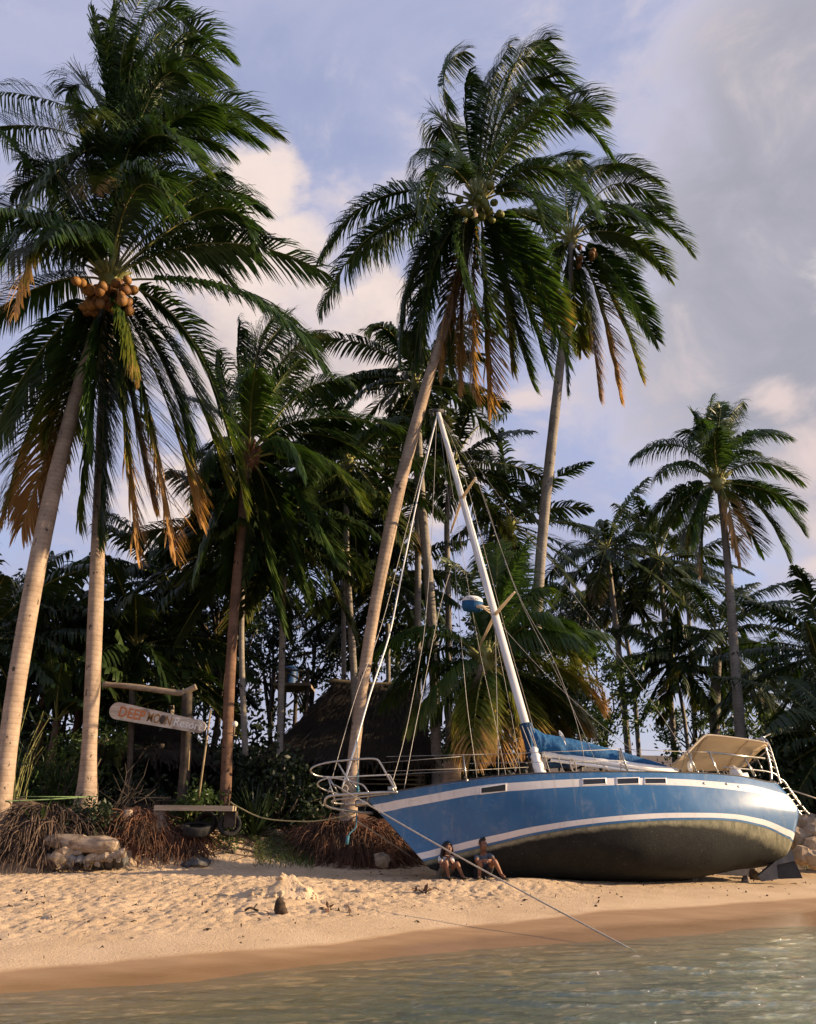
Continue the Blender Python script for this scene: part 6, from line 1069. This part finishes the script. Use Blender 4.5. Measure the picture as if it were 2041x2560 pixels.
        g = MB(); g.tube(smoothpath([A + [-.2, 0, .05], (A + B) / 2 + [0, 0, -.03], B + [.2, 0, .04]], 12), .09, 8); obj('ridge_cap', g, M['bamboo'] if back > 4 else M['thatch'], t)
        for q in posts:
            for dy in (.5, back - .5): p = at(*q, Ye + .5); p[1] = Ye + dy; z = float(ground(p[0], p[1])); g = MB(); g.tube([[p[0], p[1], z - .2], [p[0], p[1], c0[2] + .25]], .08, 8); obj('post', g, M['wood_dark'], t)
        z = float(ground(c0[0], Ye + back)); g = MB(); p, q = c0 + [.4, back - .6, 0], c1 + [-.4, back - .6, 0]; slab(g, [[p[0], p[1], z - .1], [q[0], q[1], z - .1], [q[0], q[1], c0[2] + .2], [p[0], p[1], c0[2] + .2]], .08); obj('wall', g, M['wood_dark'], t, smooth=False); return t
    hut = thatch_hut('big dark thatched hut in the shade behind the bow', ((838, 1706), (1035, 1714)), ((640, 1898), (1090, 1906)), 28.5, 25.2, 3, ((690, 1990), (795, 1990), (905, 1990), (1062, 1990)), 6.5)
    g = MB(); r_ = np.random.default_rng(8)
    for py_ in (1892, 1906, 1937, 1948, 1960): g.tube([at(905, py_, 25.6), at(1062, py_ + 2, 25.6)], .028, 6)
    for k in range(9): p = at(918 + k * 17, 1920, 25.6); g.tube([at(918 + k * 17, 1893, 25.6), at(918 + k * 17, 1936, 25.6)], .02, 6)
    obj('balustrade', g, M['bamboo'], hut)
    thatch_hut('small dark thatched shelter in the shade under the white board sign', ((345, 1812), (440, 1815)), ((255, 1880), (530, 1900)), 24.5, 22.8, 4, ((300, 2000), (390, 2000), (505, 2000)), 3.4)
    # water tank
    t = thing('tank_stand', 'tall wooden stand carrying the blue water tank', 'stand', on(at(728, 2000, 30))); c = at(*Z11(385, 1262), 30.6)
    for (x_, dy) in ((262, .9), (355, -.2), (525, -.2), (440, 1.1)):
        p = at(*Z11(x_, 1140 if dy < 0 else 1180), 30.2 + dy); z = float(ground(p[0], p[1])); g = MB(); g.tube([p, [p[0], p[1], z - .2]], .075, 6); obj('post', g, M['wood_dark'], t)
    g = MB(); p0, p1 = at(*Z11(262, 1270), 30.1), at(*Z11(545, 1275), 30.1); g.box((p0 + p1) / 2 + [0, .6, 0], (np.linalg.norm(p1 - p0), 1.7, .1)); obj('platform', g, M['wood'], t, smooth=False)
    g = MB()
    for q0, q1 in (((340, 1150), (530, 1165)), ((355, 1170), (525, 1262)), ((525, 1175), (420, 1265)), ((355, 1440), (525, 1300))): g.tube([at(*Z11(*q0), 30.0), at(*Z11(*q1), 30.0)], .04, 6)
    obj('rail', g, M['wood'], t)
    for dx in (0, 16): g = MB(); g.tube([at(*Z11(545 + dx, 1470), 29.6), at(*Z11(330 + dx, 1745), 28.8)], .05, 6); obj('brace', g, M['wood'], t)
    c = at(*Z11(382, 1200), 30.7); w = 64 * .3247 * mpp(c); hh = 74 * .3247 * mpp(c); t = thing('water_tank', 'blue plastic water tank on top of the tall wooden stand', 'water tank', c - [0, 0, hh]); g = MB(); pr = [(0, -1), (.96, -1), (1, -.95)]
    for k in range(7): z_ = -.85 + k * .2; pr += [(1.0, z_), (1.035, z_ + .05), (1.0, z_ + .1)]
    pr += [(1.0, .55), (.9, .74), (.62, .9), (.4, .93), (.4, 1.02), (0, 1.05)]; an = np.arange(24) * 2 * math.pi / 24
    g.grid([[c + np.array([math.cos(q) * w * r_, math.sin(q) * w * r_, z_ * hh]) for q in an] for r_, z_ in pr], closev=True); obj('tank', g, M['tank'], t)
    g = MB(); p = c + np.array([.12, -w * 1.03, hh * .45]); g.box(p, (w * .55, .02, hh * .18)); obj('label_plate', g, M['stone'], t, smooth=False)

def build_plants():
    at = lambda px_, py_, Y: _at(px_, py_, Y + (1.05 if (px_ < 640 and Y < 20.7) else 0))
    B = lambda px_, Y: on(at(px_, 2020, Y))
    p2 = [o for o in SC.objects if o.name.startswith('coconut_palm') and 'second from the left' in o.get('label', '')][0]; p4 = [o for o in SC.objects if 'middle with green coconuts' in o.get('label', '')][0]
    rootmass(p2, gnd(*Z13(900, 556)) + [-.1, .75, .0], .95, .8, 1.05, 380, 'root', 5, .9); rootmass(p2, gnd(*Z13(1240, 545)) + [0, .55, -.05], .75, .6, .62, 260, 'root', 6, .7, name='root_tangle')
    rootmass(p4, gnd(860, 2163) + [0.0, 1.0, .0], 1.65, 1.15, 1.2, 760, 'root', 7, .8); rootmass(p4, gnd(985, 2150) + [.05, .75, 0], .85, .6, .75, 260, 'root', 8, .6, name='root_tangle')
    g = MB(); r_ = np.random.default_rng(12)
    for k in range(26):
        p = gnd(700 + r_.uniform(-10, 60), 2095 + r_.uniform(0, 55)); d = np.array([-1, r_.uniform(-.25, .25), 0]); pts = []
        for s in range(9): q = on(p) + [0, 0, .02]; pts.append(q); p = p + d * r_.uniform(.12, .3); d = d + np.array([0, r_.normal(0, .2), 0])
        g.tube(pts, np.linspace(.02, .006, 9), 5, cap=False)
    obj('surface_roots', g, M['root_dark'], p4)
    A = lambda *a, **k: blade_plant(*a, **k)
    A('big spiky clump of long arching strap leaves right of the tyres', B(640, 20.6), 110, 1.35, .05, 1, 'leaf', 'strap_leaf_plant', 'plant', (.15, 1.4), .8); A('second spiky strap leaf clump just left of the big one', B(612, 20.2), 50, .9, .045, 2, 'leaf', 'strap_leaf_plant', 'plant', (.3, 1.4), .9)
    A('small bright green aloe like rosette above the hanging roots', at(*Z13(290, 350), 17.6) - [0, 0, .1], 12, .75, .075, 3, 'leaf_lit', 'aloe', 'plant', (.5, 1.4), .45); A('low green rosette on the bank beside the second trunk', at(*Z13(95, 290), 17.5) - [0, 0, .1], 14, .4, .05, 4, 'leaf', 'rosette_plant', 'plant', (.3, 1.3), .6)
    A('yellowish spiky plant at the foot of the gateway post', B(478, 19.3) + [0, 0, .25], 46, .62, .04, 5, 'leaf_lit', 'spiky_plant', 'plant', (.3, 1.4), .6, dry=.15)
    bush('silvery leaved shrub at the base of the second front palm', at(*Z13(590, 250), 17.9) - [0, 0, .45], (.6, .4, .42), 9, 'leaf', 18, 40, .11); bush('sunlit bushy shrub left of the second front trunk', at(150, 2010, 20.5) - [0, 0, .3], (.85, .7, 1.35), 10, 'leaf_lit', 40, 70, .12, .3)
    bush('pale flowering shrub behind the plank bench', B(500, 19.5), (.6, .4, .45), 11, 'leaf_lit', 18, 50, .12); bush('small yellow green shrub at the right end of the plank bench', B(583, 19.0), (.18, .2, .42), 12, 'leaf_lit', 8, 40, .09)
    bush('dark shrub behind the strap leaf clumps', B(690, 21.5), (1.2, .8, .9), 13, 'leaf', 36, 70, .15); bush('dark low shrub at the foot of the left gateway post', B(330, 20.6), (.9, .6, .6), 14, 'leaf', 26, 60, .14); bush('leafy tuft growing at the second front trunk', at(*ZG(180, 690), 19.2), (.15, .15, .12), 15, 'leaf_lit', 6, 30, .1, .25)
    # dry branched shrub
    t = thing('dry_shrub', 'leafless pale branching shrub between the second front trunk and the gateway', 'shrub', B(280, 19.2)); g = MB(); r_ = np.random.default_rng(3); o = np.array(t.location)
    for k in range(8):
        d = np.array([r_.normal(.1, .5), r_.normal(0, .3), 1.0]); p = o.copy(); pts = [p]
        for s in range(6): d = d / np.linalg.norm(d); p = p + d * .24; pts.append(p); d = d + r_.normal(0, .3, 3)
        g.tube(pts, np.linspace(.022, .006, 7), 5, cap=False)
        for s in (2, 3, 4, 5): e = pts[s] + r_.normal(0, .3, 3) + [0, 0, .2]; g.tube([pts[s], (pts[s] + e) / 2 + r_.normal(0, .04, 3), e], [.01, .008, .003], 4, cap=False)
    obj('branches', g, M['wood_dark'], t)
    # bamboo like canes at the left
    t = thing('cane_clump', 'clump of thin green canes fanning out right of the leftmost trunk', 'plant', B(25, 19.0)); g = MB(); g2 = MB(); o = np.array(t.location)
    for k in range(26):
        tip = at(20 + 110 * r_.random(), 1740 + 130 * r_.random(), 19.0 + r_.normal(0, .4)); b0 = o + r_.normal(0, .12, 3) * [1, 1, 0]; S = smoothpath([b0, b0 * .45 + tip * .55 + [-.08, 0, .15], tip], 10); g.tube(S, np.linspace(.014, .005, 10), 5); leaves(g2, S[5:] + r_.normal(0, .05, (5, 3)), r_, .3, .12)
    obj('canes', g, M['rachis'], t); obj('leaves', g2, M['leaf'], t, att='dry')
    # grass on the bank
    g = MB(); r_ = np.random.default_rng(4); C = []
    for k in range(2600):
        u = r_.random(); px_ = r_.uniform(590, 790) if u < .5 else (r_.uniform(30, 330) if u < .7 else r_.uniform(1985, 2120)); py_ = 2052 if px_ < 1900 else 2000; p = at(px_, py_, (20.3 if px_ > 500 else 18.9) + r_.normal(0, .35)) if px_ < 1900 else at(px_, py_, 23.8 + r_.normal(0, .7)); C.append(on(p))
    for p in C:
        d = np.array([r_.normal(0, .4), r_.normal(0, .4), 1]); l = r_.uniform(.06, .2); w = np.array([.006, .003, 0]); g.add([p - w, p + w, p + d * l * .6 + w * .7, p + d * l * .6 - w * .7, p + d * l + [r_.normal(0, .03), 0, 0]], [(0, 1, 2, 3), (3, 2, 4)], 0, max(0, r_.normal(.15, .12)))
    tag(obj('grass', g, M['grass'], att='dry'), 'short grass along the top edge of the bank', 'grass', kind='stuff')
    # banana like plants
    banana('big leaved plant with upright paddle leaves behind the leftmost trunk', B(70, 24.5), 10, 2.6, 21, 5.4); banana('big leaved plant whose torn leaves show between the two front trunks', B(165, 25.5), 9, 2.3, 22, 5.0); banana('big leaved plant at the left edge with fanned leaves', B(5, 26.5), 14, 3.0, 23, 4.8, fan=True); banana('lower big leaved plant in the shade at the left', B(110, 23), 9, 2.0, 24, 2.6); banana('big leaved plant with hanging leaves right of the second front trunk', B(300, 24), 9, 2.2, 25, 3.0)
    # trees
    T = broad_tree
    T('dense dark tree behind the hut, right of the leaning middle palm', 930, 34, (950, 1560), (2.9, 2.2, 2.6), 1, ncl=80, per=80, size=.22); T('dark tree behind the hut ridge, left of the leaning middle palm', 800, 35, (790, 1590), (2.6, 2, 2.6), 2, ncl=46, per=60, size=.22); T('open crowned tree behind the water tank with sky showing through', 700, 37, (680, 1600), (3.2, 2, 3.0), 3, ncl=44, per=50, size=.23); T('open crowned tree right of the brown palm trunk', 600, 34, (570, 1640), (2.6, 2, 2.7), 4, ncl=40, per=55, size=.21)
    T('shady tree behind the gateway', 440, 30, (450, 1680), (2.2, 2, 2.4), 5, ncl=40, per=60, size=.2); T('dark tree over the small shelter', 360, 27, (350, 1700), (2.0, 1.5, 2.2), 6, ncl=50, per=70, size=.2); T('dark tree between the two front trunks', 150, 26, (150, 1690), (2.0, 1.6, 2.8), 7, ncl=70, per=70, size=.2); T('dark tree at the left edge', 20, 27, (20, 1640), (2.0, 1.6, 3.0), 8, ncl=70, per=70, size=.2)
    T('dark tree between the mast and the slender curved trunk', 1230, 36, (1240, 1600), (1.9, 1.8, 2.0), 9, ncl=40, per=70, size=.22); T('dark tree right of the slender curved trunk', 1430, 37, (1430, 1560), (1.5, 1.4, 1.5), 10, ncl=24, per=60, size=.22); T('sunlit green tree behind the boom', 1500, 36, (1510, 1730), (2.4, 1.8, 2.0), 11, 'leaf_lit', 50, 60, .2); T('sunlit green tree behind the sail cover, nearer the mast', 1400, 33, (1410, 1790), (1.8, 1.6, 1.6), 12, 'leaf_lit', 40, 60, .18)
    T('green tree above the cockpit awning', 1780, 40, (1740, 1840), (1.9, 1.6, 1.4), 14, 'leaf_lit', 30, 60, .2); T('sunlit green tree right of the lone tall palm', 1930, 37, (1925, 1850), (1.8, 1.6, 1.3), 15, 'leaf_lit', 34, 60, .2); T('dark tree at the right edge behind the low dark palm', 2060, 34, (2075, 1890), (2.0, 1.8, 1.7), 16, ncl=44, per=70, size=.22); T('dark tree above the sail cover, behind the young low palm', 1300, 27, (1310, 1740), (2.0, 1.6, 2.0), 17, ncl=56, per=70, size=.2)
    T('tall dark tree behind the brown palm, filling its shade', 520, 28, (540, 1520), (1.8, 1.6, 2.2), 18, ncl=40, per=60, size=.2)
    # far undergrowth: one mass nobody could count
    g = MB(); r_ = np.random.default_rng(33); C = []
    for k in range(620):
        x = r_.uniform(-24, 34); y = r_.uniform(29, 46) + max(0, x - 6) * .2; z = float(ground(x, y)); h = (1.5 if x < 4 else .5) + (3.2 if x < 4 else .9) * fbm(np.array([x * .25 + 4]), np.array([y * .1]), 3)[0]; p = np.array([x, y, z + r_.random() ** .7 * h]); C.append(p + r_.normal(0, 1, (110, 3)) * [.75, .6, .42])
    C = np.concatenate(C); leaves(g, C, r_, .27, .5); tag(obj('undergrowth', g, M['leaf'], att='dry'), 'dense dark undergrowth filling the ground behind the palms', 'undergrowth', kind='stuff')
    g = MB(); C = []
    for k in range(420):
        x = r_.uniform(-16, -1.5) if k < 300 else r_.uniform(9, 16); y = r_.uniform(22.5, 28.5) if k < 300 else r_.uniform(25, 30); z = float(ground(x, y)); h = 1.1 + 1.8 * fbm(np.array([x * .5 + 4]), np.array([y * .3]), 3)[0]; p = np.array([x, y, z + r_.random() * h])
        q = proj(p)
        if 380 < q[0] < 500 or 620 < q[0] < 1100: p[2] = min(p[2], z + .5); 
        C.append(p + r_.normal(0, 1, (60, 3)) * [.45, .4, .3])
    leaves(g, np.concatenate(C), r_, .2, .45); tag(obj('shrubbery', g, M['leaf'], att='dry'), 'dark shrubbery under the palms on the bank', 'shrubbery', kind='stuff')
    # unseen trees added right of the frame to shade the part in view
    for i, (x, y) in enumerate(((20, 27), (24, 29), (32, 30.5), (26, 24.5), (19, 25.5), (22, 24.5), (19.5, 29.5), (25, 27))):
        c = np.array([x, y, float(ground(x, y))]); k = proj(c + [0, 0, 5])
        T('unseen broad tree added beyond the right edge for shade', k[0], y, (k[0], proj(np.array([x, y, 6.5 + i % 4]))[1]), (3.2, 2.6, 3.6), 60 + i, ncl=70, per=60, size=.3, group='grove beyond the right edge')
# ------------------------------------------------------------------ put it together
build_ground(); build_water(); build_light(); build_boat(); build_palms(); build_far_palms(); build_props(); build_people(); build_plants()
